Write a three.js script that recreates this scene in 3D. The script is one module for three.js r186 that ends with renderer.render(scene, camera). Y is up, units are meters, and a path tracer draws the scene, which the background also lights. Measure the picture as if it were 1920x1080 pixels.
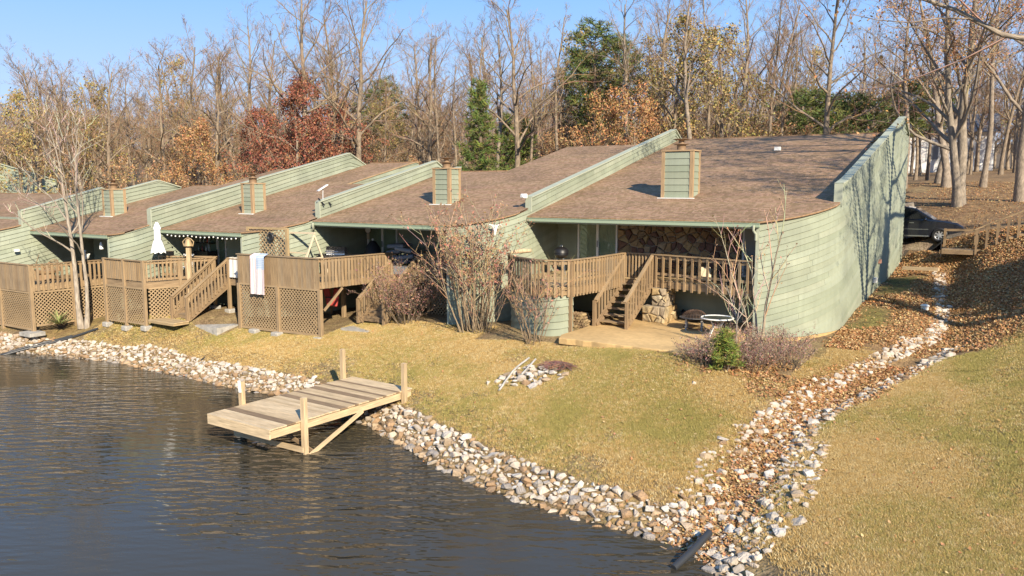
import * as THREE from 'three';
import { mergeGeometries, mergeVertices, toCreasedNormals } from 'three/addons/utils/BufferGeometryUtils.js';
import { ConvexGeometry } from 'three/addons/geometries/ConvexGeometry.js';
import { RoundedBoxGeometry } from 'three/addons/geometries/RoundedBoxGeometry.js';

// ---------------------------------------------------------------- camera, sky, sun, exposure
// World: x runs along the row of houses (to the right), -z towards their backs, y up, pond surface at y = 0.
const scene = new THREE.Scene();
const camera = new THREE.PerspectiveCamera(39.6, 16 / 9, 0.1, 2000);
camera.position.set(0, 7, 0);
camera.rotation.order = 'YXZ';
camera.rotation.y = THREE.MathUtils.degToRad(33);
camera.rotation.x = -Math.atan(190 / 1500);
const renderer = new THREE.WebGLRenderer({ antialias: true });
renderer.toneMapping = THREE.LinearToneMapping;
renderer.toneMappingExposure = 1.72;
renderer.shadowMap.enabled = true;
const SUN = new THREE.Vector3(1.45, 1.0, 1.0).normalize();
const sun = new THREE.DirectionalLight(new THREE.Color(1.0, 0.87, 0.68), 5.0);
sun.position.copy(SUN).multiplyScalar(120).add(new THREE.Vector3(-15, 0, -30));
sun.target.position.set(-15, 0, -30);
sun.castShadow = true;
sun.shadow.mapSize.set(4096, 4096);
Object.assign(sun.shadow.camera, { left: -70, right: 70, top: 70, bottom: -70, near: 1, far: 320 });
scene.add(sun, sun.target);
{ // clear winter sky, a plain gradient with height
  const W = 64, H = 256, d = new Float32Array(W * H * 4);
  const stops = [[-1, .33, .35, .37], [0, .46, .54, .64], [.08, .345, .47, .66], [.22, .19, .36, .645], [.5, .105, .245, .51], [1, .07, .175, .40]];
  for (let j = 0; j < H; j++) {
    const s = Math.sin(((j + .5) / H - .5) * Math.PI);
    let k = 0; while (k < stops.length - 2 && s > stops[k + 1][0]) k++;
    const a = stops[k], b = stops[k + 1], t = Math.min(1, Math.max(0, (s - a[0]) / (b[0] - a[0])));
    for (let i = 0; i < W; i++) { const o = (j * W + i) * 4; for (let c = 0; c < 3; c++) d[o + c] = a[c + 1] + (b[c + 1] - a[c + 1]) * t; d[o + 3] = 1; }
  }
  const sky = new THREE.DataTexture(d, W, H, THREE.RGBAFormat, THREE.FloatType);
  sky.mapping = THREE.EquirectangularReflectionMapping; sky.magFilter = THREE.LinearFilter; sky.minFilter = THREE.LinearFilter; sky.needsUpdate = true;
  scene.background = sky; scene.environment = sky;
}

// ---------------------------------------------------------------- helpers
function rngOf(seed) { let a = seed >>> 0; return () => { a = (a + 0x6D2B79F5) | 0; let t = Math.imul(a ^ (a >>> 15), 1 | a); t = (t + Math.imul(t ^ (t >>> 7), 61 | t)) ^ t; return ((t ^ (t >>> 14)) >>> 0) / 4294967296; }; }
const V = (x, y, z) => new THREE.Vector3(x, y, z);
const lerp = (a, b, t) => a + (b - a) * t, clamp = (x, a, b) => Math.min(b, Math.max(a, x));
const smooth = (a, b, x) => { const t = clamp((x - a) / (b - a), 0, 1); return t * t * (3 - 2 * t); };
function hash2(i, j, s) { let h = Math.imul(i, 374761393) ^ Math.imul(j, 668265263) ^ Math.imul(s, 2147483647 - 77); h = Math.imul(h ^ (h >>> 13), 1274126177); return ((h ^ (h >>> 16)) >>> 0) / 4294967296; }
function vnoise(x, y, s = 1, px = 0, py = 0) { // value noise, optional period
  const i = Math.floor(x), j = Math.floor(y), fx = x - i, fy = y - j, u = fx * fx * (3 - 2 * fx), v = fy * fy * (3 - 2 * fy);
  const w = (a, b) => hash2(px ? ((a % px) + px) % px : a, py ? ((b % py) + py) % py : b, s);
  return lerp(lerp(w(i, j), w(i + 1, j), u), lerp(w(i, j + 1), w(i + 1, j + 1), u), v);
}
function fbm(x, y, s = 1, oct = 4, px = 0, py = 0) { let a = 0, k = .5, n = 0; for (let o = 0; o < oct; o++) { a += k * vnoise(x, y, s + o * 17, px, py); n += k; k *= .5; x *= 2; y *= 2; px *= 2; py *= 2; } return a / n; }
function tex(w, h, fn, srgb = true, rx = 1, ry = 1) { // fn(u, v) -> grey or [r, g, b], 0..1
  const d = new Uint8Array(w * h * 4);
  for (let j = 0; j < h; j++) for (let i = 0; i < w; i++) {
    const c = fn((i + .5) / w, (j + .5) / h), o = (j * w + i) * 4;
    if (typeof c === 'number') { d[o] = d[o + 1] = d[o + 2] = clamp(c, 0, 1) * 255; } else for (let k = 0; k < 3; k++) d[o + k] = clamp(c[k], 0, 1) * 255;
    d[o + 3] = 255;
  }
  const t = new THREE.DataTexture(d, w, h); t.wrapS = t.wrapT = THREE.RepeatWrapping; t.magFilter = THREE.LinearFilter; t.minFilter = THREE.LinearMipmapLinearFilter; t.generateMipmaps = true;
  t.colorSpace = srgb ? THREE.SRGBColorSpace : THREE.NoColorSpace; t.repeat.set(rx, ry); t.needsUpdate = true; return t;
}
const lin = (r, g, b) => new THREE.Color().setRGB(r, g, b);
const mat = (c, o = {}) => new THREE.MeshStandardMaterial({ color: lin(...c), roughness: .85, ...o });

const used = new Map();
function numbered(name) { const n = used.get(name) ?? 0; used.set(name, n + 1); return n ? `${name}_${String(n).padStart(3, '0')}` : name; }
function thing(name, label, category, pos = [0, 0, 0], turn = 0, group) {
  const o = new THREE.Group(); o.name = numbered(name); o.position.set(...pos); o.rotation.y = turn; o.userData = { label, category }; if (group) o.userData.group = group; scene.add(o); return o;
}
function mesh(name, geo, m, parent, pos, rot) {
  const o = new THREE.Mesh(geo, m); o.name = parent === scene ? numbered(name) : name; if (pos) o.position.set(...pos); if (rot) o.rotation.set(...rot); o.castShadow = o.receiveShadow = true; parent.add(o); return o;
}
function thingMesh(name, geo, m, label, category, pos, group, rot) { const o = mesh(name, geo, m, scene, pos, rot); o.userData = { label, category }; if (group) o.userData.group = group; return o; }
function struct(name, geo, m) { const o = mesh(name, geo, m, scene); o.userData.kind = 'structure'; return o; }
function copyThing(o, pos, turn, label, scale = 1) { const c = o.clone(); c.name = numbered(o.name.replace(/_\d{3}$/, '')); c.userData = { ...o.userData }; if (label) c.userData.label = label; c.position.set(...pos); c.rotation.set(0, turn, 0); if (typeof scale === 'number') c.scale.setScalar(scale); else c.scale.set(...scale); scene.add(c); return c; }

class MB { // mesh builder
  constructor() { this.p = []; this.n = []; this.u = []; this.c = []; this.i = []; this.col = null; }
  v(x, y, z, nx, ny, nz, u = 0, v = 0) { this.p.push(x, y, z); this.n.push(nx, ny, nz); this.u.push(u, v); if (this.col) this.c.push(...this.col); return this.p.length / 3 - 1; }
  quad(a, b, c, d, uv) { // flat quad a b c d (counter-clockwise from outside); uv in metres by default
    const e1 = b.clone().sub(a), e2 = d.clone().sub(a), n = e1.clone().cross(c.clone().sub(a)); if (n.lengthSq() < 1e-12) n.copy(e1).cross(e2); n.normalize();
    const L = e1.length(), M = e2.length(); const q = uv || [[0, 0], [L, 0], [L, M], [0, M]];
    const k = [a, b, c, d].map((p, i) => this.v(p.x, p.y, p.z, n.x, n.y, n.z, q[i][0], q[i][1])); this.i.push(k[0], k[1], k[2], k[0], k[2], k[3]); return this;
  }
  tri(a, b, c, n) { n = n || b.clone().sub(a).cross(c.clone().sub(a)).normalize(); const k = [a, b, c].map(p => this.v(p.x, p.y, p.z, n.x, n.y, n.z, p.x, p.y)); this.i.push(...k); return this; }
  bar(a, b, w, h, up = V(0, 1, 0), off = 0) { // box from a to b, w across, h along up
    const z = b.clone().sub(a), L = z.length(); z.normalize(); if (Math.abs(z.dot(up)) > .99) up = Math.abs(z.x) > .9 ? V(0, 1, 0) : V(1, 0, 0);
    const x = up.clone().cross(z).normalize(), y = z.clone().cross(x);
    const P = (i, j, k) => V(0, 0, 0).addScaledVector(x, i * w / 2).addScaledVector(y, j * h / 2).add(k ? b : a);
    const q = (p, r, s, t, m) => this.quad(p, r, s, t, [[off, 0], [off + L, 0], [off + L, m], [off, m]]);
    q(P(1, -1, 0), P(1, -1, 1), P(1, 1, 1), P(1, 1, 0), h); q(P(-1, -1, 1), P(-1, -1, 0), P(-1, 1, 0), P(-1, 1, 1), h);
    q(P(1, 1, 0), P(1, 1, 1), P(-1, 1, 1), P(-1, 1, 0), w); q(P(-1, -1, 0), P(-1, -1, 1), P(1, -1, 1), P(1, -1, 0), w);
    this.quad(P(-1, -1, 1), P(1, -1, 1), P(1, 1, 1), P(-1, 1, 1)); this.quad(P(1, -1, 0), P(-1, -1, 0), P(-1, 1, 0), P(1, 1, 0)); return this;
  }
  box(x0, x1, y0, y1, z0, z1) { // long axis becomes the grain
    const dx = x1 - x0, dy = y1 - y0, dz = z1 - z0, X = (x0 + x1) / 2, Y = (y0 + y1) / 2, Z = (z0 + z1) / 2;
    if (dx >= dy && dx >= dz) return this.bar(V(x0, Y, Z), V(x1, Y, Z), dz, dy);
    if (dz >= dy) return this.bar(V(X, Y, z0), V(X, Y, z1), dx, dy);
    return this.bar(V(X, y0, Z), V(X, y1, Z), dz, dx, V(1, 0, 0));
  }
  tube(pts, rad, sides = 6, cap = true) { // smooth tapered tube through points
    let side = null; const rows = [];
    let len = 0;
    for (let k = 0; k < pts.length; k++) {
      const d = (k < pts.length - 1 ? pts[k + 1] : pts[k]).clone().sub(k ? pts[k - 1] : pts[k]).normalize();
      if (!side) { side = Math.abs(d.y) < .9 ? V(0, 1, 0).cross(d).normalize() : V(1, 0, 0).cross(d).normalize(); }
      side.addScaledVector(d, -side.dot(d)); if (side.lengthSq() < 1e-8) side.set(1, 0, 0); side.normalize(); const o = d.clone().cross(side), r = typeof rad === 'number' ? rad : rad[k]; if (k) len += pts[k].distanceTo(pts[k - 1]);
      const row = []; for (let s = 0; s <= sides; s++) { const a = s / sides * Math.PI * 2, c = Math.cos(a), e = Math.sin(a), nx = side.x * c + o.x * e, ny = side.y * c + o.y * e, nz = side.z * c + o.z * e; row.push(this.v(pts[k].x + nx * r, pts[k].y + ny * r, pts[k].z + nz * r, nx, ny, nz, s / sides * Math.max(1, Math.round(r * 8)), len)); } rows.push(row);
    }
    for (let k = 0; k < rows.length - 1; k++) for (let s = 0; s < sides; s++) { const a = rows[k][s], b = rows[k][s + 1], c = rows[k + 1][s + 1], d = rows[k + 1][s]; this.i.push(a, b, c, a, c, d); }
    if (cap) for (const k of [0, pts.length - 1]) { const r = rows[k], s = k ? 1 : -1, d = pts[k].clone().sub(pts[k ? k - 1 : 1]).normalize(); const m = this.v(pts[k].x, pts[k].y, pts[k].z, d.x, d.y, d.z); const e = r.slice(0, sides).map(q => this.v(this.p[q * 3], this.p[q * 3 + 1], this.p[q * 3 + 2], d.x, d.y, d.z)); for (let t = 0; t < sides; t++) { const a = e[t], b = e[(t + 1) % sides]; s > 0 ? this.i.push(m, a, b) : this.i.push(m, b, a); } }
    return this;
  }
  geo() { const g = new THREE.BufferGeometry(); g.setAttribute('position', new THREE.Float32BufferAttribute(this.p, 3)); g.setAttribute('normal', new THREE.Float32BufferAttribute(this.n, 3)); g.setAttribute('uv', new THREE.Float32BufferAttribute(this.u, 2)); if (this.c.length) g.setAttribute('color', new THREE.Float32BufferAttribute(this.c, 3)); g.setIndex(this.i); return g; }
}
const boxG = (...a) => new MB().box(...a).geo();
const barG = (a, b, w, h, up, off) => new MB().bar(a, b, w, h, up, off).geo();
const lathe = (pts, seg = 20) => new THREE.LatheGeometry(pts.map(p => new THREE.Vector2(...p)), seg);
const at = (g, x, y, z, rx = 0, ry = 0, rz = 0) => g.clone().applyMatrix4(new THREE.Matrix4().compose(V(x, y, z), new THREE.Quaternion().setFromEuler(new THREE.Euler(rx, ry, rz)), V(1, 1, 1)));
const merge = l => mergeGeometries(l.map(g => { let q = g.index ? g.toNonIndexed() : g.clone(); for (const k of Object.keys(q.attributes)) if (!['position', 'normal', 'uv'].includes(k)) q.deleteAttribute(k); return q; }));

// ---------------------------------------------------------------- materials
const T_wood = tex(512, 256, (u, v) => { const g = fbm(u * 6, v * 40, 3, 4, 6, 40), k = fbm(u * 3, v * 5, 9, 3, 3, 5); return .66 + .34 * (g * .65 + k * .35) * 1.25 - (vnoise(u * 4, v * 90, 5, 4, 90) > .82 ? .1 : 0); }, true, .5, 1);
const T_woodB = tex(256, 256, (u, v) => fbm(u * 6, v * 60, 3, 3, 6, 60), false, .5, 1);
const T_paint = tex(512, 512, (u, v) => { const g = fbm(u * 5, v * 5, 13, 5, 5, 5), st = fbm(u * 40, v * 4, 23, 3, 40, 4); return .78 + .17 * g + .07 * st; }, true, .3, .3);
const T_rough = tex(256, 256, (u, v) => fbm(u * 24, v * 24, 31, 4, 24, 24), false, 1, 1);
const T_bark = tex(256, 512, (u, v) => { const g = fbm(u * 14, v * 10, 41, 4, 14, 10), l = fbm(u * 3, v * 6, 47, 3, 3, 6); return .62 + .36 * g + .2 * (l - .5); }, true, 1, .6);
const T_barkB = tex(256, 512, (u, v) => fbm(u * 14, v * 8, 41, 4, 14, 8), false, 1, .6);
const T_stone = tex(256, 256, (u, v) => { const g = fbm(u * 6, v * 6, 51, 5, 6, 6); return .78 + .36 * (g - .35); }, true, 1.3, 1.3);
const T_slab = tex(512, 512, (u, v) => { const a = fbm(u * 3, v * 3, 55, 5, 3, 3), b = fbm(u * 60, v * 60, 57, 2, 60, 60); return [.68 + .3 * a + .1 * (b - .5), .66 + .3 * a + .1 * (b - .5), .62 + .3 * a + .1 * (b - .5)]; }, true, .16, .16);
const shingleAt = (u, v) => { // 6 m square: 42 courses, tabs of irregular width
  const n = 42, row = Math.floor(v * n), f = v * n - row, cells = 26, x = u * cells + hash2(row, 0, 61) * 7, c = Math.floor(x), fx = x - c, cc = ((c % cells) + cells) % cells;
  const split = .3 + .4 * hash2(cc, row, 62), tab = fx < split ? cc * 2 : cc * 2 + 1;
  return { tone: hash2(tab, row, 63), edge: f, row, gap: Math.min(Math.abs(fx - split), fx, 1 - fx) };
};
const T_shingle = tex(1024, 1024, (u, v) => { const s = shingleAt(u, v), g = fbm(u * 200, v * 200, 65, 2, 200, 200), l = fbm(u * 4, v * 4, 66, 3, 4, 4); let k = .70 + .17 * s.tone + .16 * (g - .5) + .22 * (l - .5); if (s.edge < .17) k *= .58; return [k, k * (.95 + .05 * hash2(s.row, 3, 67)), k * (.9 + .1 * s.tone)]; }, true, 1 / 6, 1 / 6);
const T_shingleB = tex(1024, 1024, (u, v) => { const s = shingleAt(u, v); return .2 + .55 * (1 - s.edge) + .25 * (s.tone > .5 ? 1 : 0) + (s.gap < .03 ? -.2 : 0); }, false, 1 / 6, 1 / 6);
const T_ground = tex(1024, 1024, (u, v) => { const a = fbm(u * 90, v * 90, 71, 3, 90, 90), b = fbm(u * 12, v * 12, 74, 4, 12, 12); const k = .5 + .5 * a + .3 * (b - .5); return [k, k * (.96 + .08 * b), k * (.9 + .15 * a)]; }, true, .25, .25);
const T_groundB = tex(1024, 1024, (u, v) => fbm(u * 110, v * 110, 71, 3, 110, 110), false, .25, .25);
const M = {};
const wood = (c, o = {}) => mat(c, { map: T_wood, bumpMap: T_woodB, bumpScale: .004, roughness: .86, ...o });
M.deck = [wood([.36, .25, .14]), wood([.315, .215, .12]), wood([.405, .285, .16]), wood([.345, .25, .15]), wood([.375, .255, .135])];
M.pale = [wood([.55, .40, .21]), wood([.48, .345, .18]), wood([.60, .44, .24])];
M.dock = [wood([.70, .525, .315]), wood([.62, .46, .27]), wood([.75, .575, .355])];
M.dockDark = [wood([.31, .21, .12]), wood([.275, .185, .105])];
M.lattice = wood([.43, .305, .17]);
M.green = [[.33, .365, .268], [.305, .342, .247], [.355, .385, .286], [.32, .35, .254], [.342, .38, .286]].map(c => mat(c, { map: T_paint, roughness: .78 }));
M.trim = mat([.45, .48, .365], { map: T_paint, roughness: .7 });
M.tanTrim = wood([.46, .315, .175]);
M.gutter = mat([.30, .37, .26], { roughness: .45 });
M.white = mat([.75, .75, .72], { roughness: .55 });
M.dark = mat([.02, .02, .022], { roughness: .5 });
M.black = mat([.012, .012, .014], { roughness: .45 });
M.iron = mat([.05, .05, .05], { roughness: .5, metalness: .6 });
M.steel = mat([.6, .6, .6], { roughness: .25, metalness: 1 });
M.grey = mat([.22, .24, .26], { roughness: .9 });
M.concrete = mat([.78, .555, .275], { map: T_slab, bumpMap: T_rough, bumpScale: .006, roughness: .92 });
M.paleConcrete = mat([.55, .52, .46], { map: T_stone, roughness: .92 });
M.roof = mat([.465, .308, .18], { map: T_shingle, bumpMap: T_shingleB, bumpScale: .012, roughness: .95 });
M.glass = new THREE.MeshPhysicalMaterial({ color: lin(.9, .95, .93), transmission: 1, roughness: .02, thickness: 0, ior: 1.5 });
M.stones = [[.42, .29, .15], [.33, .21, .11], [.24, .13, .085], [.45, .36, .24], [.36, .27, .17], [.20, .115, .09], [.50, .38, .20]].map(c => mat(c, { map: T_stone, bumpMap: T_rough, bumpScale: .01, roughness: .9 }));
M.paleStones = [[.58, .45, .26], [.52, .37, .18], [.62, .52, .36], [.50, .40, .27]].map(c => mat(c, { map: T_stone, bumpMap: T_rough, bumpScale: .01, roughness: .9 }));
M.mortar = mat([.30, .25, .19], { bumpMap: T_rough, bumpScale: .006 });
const pick = (l, r) => l[Math.floor(r() * l.length) % l.length];
// ---------------------------------------------------------------- terrain
const SHORE = [[-130, -10], [-70, -14], [-52, -15], [-44, -15.6], [-36.6, -16.3], [-34.4, -17.2], [-29.4, -17.8], [-26, -17.86], [-22.9, -17.74], [-20.5, -17.82], [-18.5, -17.8], [-16.3, -17.15], [-14, -16.2], [-11.6, -15.2], [-9.7, -14.75], [-8.2, -14.5], [-6.9, -14.5], [-5.9, -14.35], [-5.0, -13.9], [-4.3, -13.5], [-3.8, -12.8], [-3.5, -11], [-3.2, -8], [-3, 0], [-3, 20]];
const CTRL = [];
for (const [x, z] of SHORE) if (x > -72 && z < 4) CTRL.push([x, z, 0]);
CTRL.push([-36, -13, -1], [-30, -14, -1], [-24, -14, -1], [-18, -14, -.9], [-13, -13, -.9], [-9, -12, -.8], [-7, -11, -.8], [-30, 0, -2], [-15, -4, -1.6], [-7, -6, -1], [-50, -8, -1.5], [-60, 5, -2],
  [-37.4, -16.9, .42], [-35.8, -18.3, .5], [-30.9, -18.75, .52], [-27.2, -18.95, .55], [-23.2, -18.6, .52], [-20, -18.5, .5], [-16.9, -18.4, .55], [-14.6, -17.1, .52], [-12, -16, .5], [-10, -15.5, .45], [-8.5, -15.3, .45], [-7.2, -15.3, .45],
  [-15.6, -19.5, .95], [-19.5, -20.2, .95], [-11.9, -19.7, 1.45], [-8, -18.2, 1.15], [-14, -21.9, 1.95], [-10.3, -21.6, 2.14], [-8.2, -21.7, 2.16], [-10.2, -22.6, 2.06], [-12, -25, 2.02], [-9, -25, 2.02], [-10, -28, 2.02], [-14.5, -26, 2.1], [-16.8, -23.2, 1.92], [-19.3, -22.8, 1.82], [-21.4, -23.2, 1.66], [-18, -26, 1.9], [-22.5, -21.2, 1.32], [-26.9, -21, 1.26], [-24, -24, 1.6], [-27.5, -21.6, 1.4], [-29.3, -20.1, 1.5], [-30.6, -19.3, 1.22], [-33.6, -19.3, 1.1], [-31, -24, 1.5], [-38, -22, 1.1], [-36.3, -17.5, .78], [-39.5, -17.4, .78], [-46, -17.4, .9], [-55, -17, .9], [-70, -18, 1],
  [-6.3, -27.6, 2.12], [-5.15, -30.7, 2.45], [-5.1, -36, 2.85], [-5.1, -42.5, 3.3], [-5.9, -21.4, 1.65], [-5.0, -21.9, 1.55], [-4.2, -25.4, 1.95], [-3.2, -28, 2.2], [-2.9, -31, 2.45], [-3.6, -35, 2.85], [-6.2, -17.5, 1.0],
  [-3.6, -15.4, .75], [-3.8, -18.5, 1.1], [-3.7, -21, 1.42], [-2.6, -24.7, 1.75], [-1.5, -28, 2.15], [-.4, -31.5, 2.75], [.3, -14.5, .95], [.2, -19.3, 1.5], [.1, -26, 2.35], [-2.6, -11.6, .5], [0, -9, .65], [-1.5, -3, .5], [5, -8, 1.2], [5, -20, 2.2], [4, -28, 4.0], [2, -33, 4.7], [1.0, -30.5, 3.5], [1.4, -36, 4.9], [5, -37, 5.6], [0.6, -38, 4.9], [-2.7, -36.8, 3.15], [-2.8, -39.5, 3.55], [-.4, -41, 5.0], [2, -43, 5.6],
  [-4, -43.6, 4.45], [-9, -44.2, 4.45], [-4, -47.3, 4.6], [-10, -47.5, 4.6], [-3.3, -41.3, 4.1], [-3.7, -53.6, 5.95], [-3.2, -64.7, 6.95], [-5.5, -65.6, 7.1], [-6.5, -70, 7.4], [-.7, -55.6, 6.25], [10, -55, 7], [14, -40, 6.6], [18, -25, 5], [16, -10, 3.4], [12, 0, 2],
  [-16, -48, 4.6], [-26, -46, 4.3], [-36, -43, 4.1], [-46, -41, 4], [-60, -38, 4], [-20, -72, 6], [-42, -72, 6], [-62, -66, 6.2], [-85, -60, 6], [-12, -105, 8.6], [-60, -112, 8], [30, -100, 9.4], [32, -60, 8.4], [-105, -95, 8], [-95, -30, 3], [35, -20, 6], [30, 10, 4]);
const tps = (() => { // thin-plate spline through the survey points
  const n = CTRL.length, N = n + 3, A = Array.from({ length: N }, () => new Float64Array(N + 1));
  const U = r2 => r2 < 1e-9 ? 0 : .5 * r2 * Math.log(r2);
  for (let i = 0; i < n; i++) { for (let j = 0; j < n; j++) A[i][j] = U((CTRL[i][0] - CTRL[j][0]) ** 2 + (CTRL[i][1] - CTRL[j][1]) ** 2) + (i === j ? .6 : 0); A[i][n] = A[n][i] = 1; A[i][n + 1] = A[n + 1][i] = CTRL[i][0]; A[i][n + 2] = A[n + 2][i] = CTRL[i][1]; A[i][N] = CTRL[i][2]; }
  for (let k = 0; k < N; k++) { let m = k; for (let i = k + 1; i < N; i++) if (Math.abs(A[i][k]) > Math.abs(A[m][k])) m = i; [A[k], A[m]] = [A[m], A[k]]; for (let i = k + 1; i < N; i++) { const f = A[i][k] / A[k][k]; if (f) for (let j = k; j <= N; j++) A[i][j] -= f * A[k][j]; } }
  const w = new Float64Array(N); for (let k = N - 1; k >= 0; k--) { let s = A[k][N]; for (let j = k + 1; j < N; j++) s -= A[k][j] * w[j]; w[k] = s / A[k][k]; }
  return (x, z) => { let h = w[n] + w[n + 1] * x + w[n + 2] * z; for (let i = 0; i < n; i++) h += w[i] * U((x - CTRL[i][0]) ** 2 + (z - CTRL[i][1]) ** 2); return h; };
})();
const DITCH = [[-5.1, -13.9, .10, 1.0], [-4.75, -15.6, .22, 1.15], [-4.85, -18.4, .28, 1.0], [-4.5, -21.2, .28, .95], [-3.7, -23.8, .28, 1.0], [-2.75, -26.6, .28, 1.1], [-2.1, -29.5, .32, 1.2], [-2.0, -32, .34, 1.2], [-2.5, -36, .34, 1.2], [-2.85, -40, .5, 1.1], [-2.9, -42, .2, 1.0]];
function alongPath(path, x, z) { let best = 1e9, o = null; for (let i = 0; i < path.length - 1; i++) { const a = path[i], b = path[i + 1], dx = b[0] - a[0], dz = b[1] - a[1], t = clamp(((x - a[0]) * dx + (z - a[1]) * dz) / (dx * dx + dz * dz), 0, 1), px = a[0] + dx * t, pz = a[1] + dz * t, d = Math.hypot(x - px, z - pz); if (d < best) { best = d; o = { d, i, t, side: Math.sign(dx * (z - pz) - dz * (x - px)), k: [2, 3].map(c => lerp(a[c] ?? 0, b[c] ?? 0, t)) }; } } return o; }
function shoreDist(x, z) { const o = alongPath(SHORE, x, z); return o.d * -o.side; } // positive inland
function groundY(x, z) {
  const cx = clamp(x, -105, 35), cz = clamp(z, -112, 15); let h = tps(cx, cz);
  const far = Math.hypot(x - cx, z - cz); if (far > 0) h = lerp(h, 9 + 14 * smooth(20, 260, far), smooth(0, 90, far));
  if (x > -8 && x < 2 && z < -12 && z > -44) { const o = alongPath(DITCH, x, z), f = clamp(1 - o.d / (o.k[1] * 1.25), 0, 1); h -= o.k[0] * f * f * (3 - 2 * f); }
  if (x > -72 && x < 6 && z > -25 && z < 6) h += .03 * (fbm(x * .8, z * .8, 81, 3) - .5); else h += .16 * (fbm(x * .25, z * .25, 82, 3) - .5);
  if (x < -3.5 && z > -50) h = Math.min(h, z > -44 ? 3.9 : h); return h;
}
// what covers the ground: 0..1 weights
const leafy = (x, z) => { // fallen leaves
  let w = 0; const n = fbm(x * .45, z * .45, 91, 4);
  if (z < -26 && x > -5.4) w = Math.max(w, smooth(-26, -30, z + (n - .5) * 5) * smooth(3.6, 1.4, x + (z + 30) * .16) );
  if (z < -26 && x > -5.2) { const e = (x - (-1.1 + (z + 26) * -.13)); w = Math.max(w, smooth(-25, -27.5, z + (n - .5) * 4) * (e < 0 ? 1 : smooth(2.6, 0, e + (n - .5) * 2))); }
  if (z < -33 && x > -6) w = Math.max(w, .9);
  if (z < -44) w = Math.max(w, .8 - .75 * smooth(.5, .62, n) * smooth(-52, -58, z));
  const o = alongPath(DITCH, x, z); w = Math.max(w, (1 - smooth(.3, 1.15, o.d + (n - .5) * .9)) * (z < -12.5 && z > -44 ? 1 : 0));
  if (x < -5 && x > -8.5 && z < -21 && z > -27) w = Math.max(w, .55 * smooth(.42, .6, n));
  if (x > -9.5 && x < -5 && z < -20.2 && z > -22.6) w = Math.max(w, .5 * smooth(.4, .6, fbm(x * .9, z * .9, 92, 3)));
  return clamp(w, 0, 1);
};
const mossy = (x, z) => (x > -5.3 && x < -3.4 && z < -28.5 && z > -39) ? smooth(1.5, .5, Math.abs(x + 4.5) * 1.3 + (fbm(x, z, 94, 3) - .5) * 1.6) * smooth(.3, .55, fbm(x * .5 + 3, z * .3, 95, 2)) : 0;
const covered = (x, z) => (z < -22 && x < -5.4 && x > -15.9) || (z < -23.5 && x < -5.4) || (z < -21.3 && x < -22.4) || (z < -20.2 && x < -27) || (z < -17.6 && x < -36.2);
{
  const xs = [], zs = [];
  const run = (l, a, b, s) => { for (let v = a; v < b - 1e-6; v += s) l.push(v); };
  run(xs, -620, -140, 60); run(xs, -140, -60, 8); run(xs, -60, -44, 1); run(xs, -44, -8, .35); run(xs, -8, 3, .16); run(xs, 3, 12, .6); run(xs, 12, 40, 3); run(xs, 40, 140, 12); run(xs, 140, 621, 60);
  run(zs, -620, -140, 60); run(zs, -140, -75, 6); run(zs, -75, -45, 1.2); run(zs, -45, -30, .35); run(zs, -30, -11, .2); run(zs, -11, 4, .8); run(zs, 4, 40, 6); run(zs, 40, 140, 20); run(zs, 140, 621, 60);
  const nx = xs.length, nz = zs.length, p = [], u = [], c = [], idx = [];
  for (const z of zs) for (const x of xs) {
    const y = groundY(x, z); p.push(x, y, z); u.push(x, z);
    const inNear = x > -75 && x < 40 && z > -110 && z < 20;
    let col = [.45, .312, .118]; // dormant grass
    if (inNear) {
      const n = fbm(x * .22, z * .22, 101, 4), g = fbm(x * .9 + 9, z * .9, 102, 3);
      const gr = smooth(.46, .66, n) * .55 + smooth(.52, .7, g) * .45; col = [lerp(col[0], .33, gr), lerp(col[1], .275, gr), lerp(col[2], .085, gr)];
      const mix = (t, a) => { col = col.map((q, i) => lerp(q, a[i], t)); };
      if (z > -24 || x > -5.4) { const s = shoreDist(x, z); mix(smooth(1.9, .6, s + (g - .5) * 1.5) * (z < -9 ? .75 : 0), [.40, .27, .14]); mix(smooth(.15, -.3, s), [.10, .08, .04]); }
      mix(smooth(.58, .7, fbm(x * .6 + 31, z * .6, 108, 4)) * .75, [.36, .255, .14]);
      if (covered(x, z)) mix(.85, [.42, .29, .15]);
      mix(mossy(x, z), [.28, .27, .05]);
      mix(leafy(x, z) * .9 * (1 - .7 * mossy(x, z)), [.42, .25, .12]);
      if (z < -50 && x < -8) mix(.9, [.36, .23, .12]);
    } else if (z < -60) col = [.22, .15, .085];
    c.push(...col);
  }
  for (let j = 0; j < nz - 1; j++) for (let i = 0; i < nx - 1; i++) { const a = j * nx + i; idx.push(a, a + nx, a + 1, a + 1, a + nx, a + nx + 1); }
  const g = new THREE.BufferGeometry(); g.setAttribute('position', new THREE.Float32BufferAttribute(p, 3)); g.setAttribute('uv', new THREE.Float32BufferAttribute(u, 2)); g.setAttribute('color', new THREE.Float32BufferAttribute(c, 3)); g.setIndex(idx); g.computeVertexNormals();
  struct('ground', g, new THREE.MeshStandardMaterial({ map: T_ground, bumpMap: T_groundB, bumpScale: .03, vertexColors: true, roughness: 1 }));
  console.log('ground', nx, nz);
}
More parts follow.
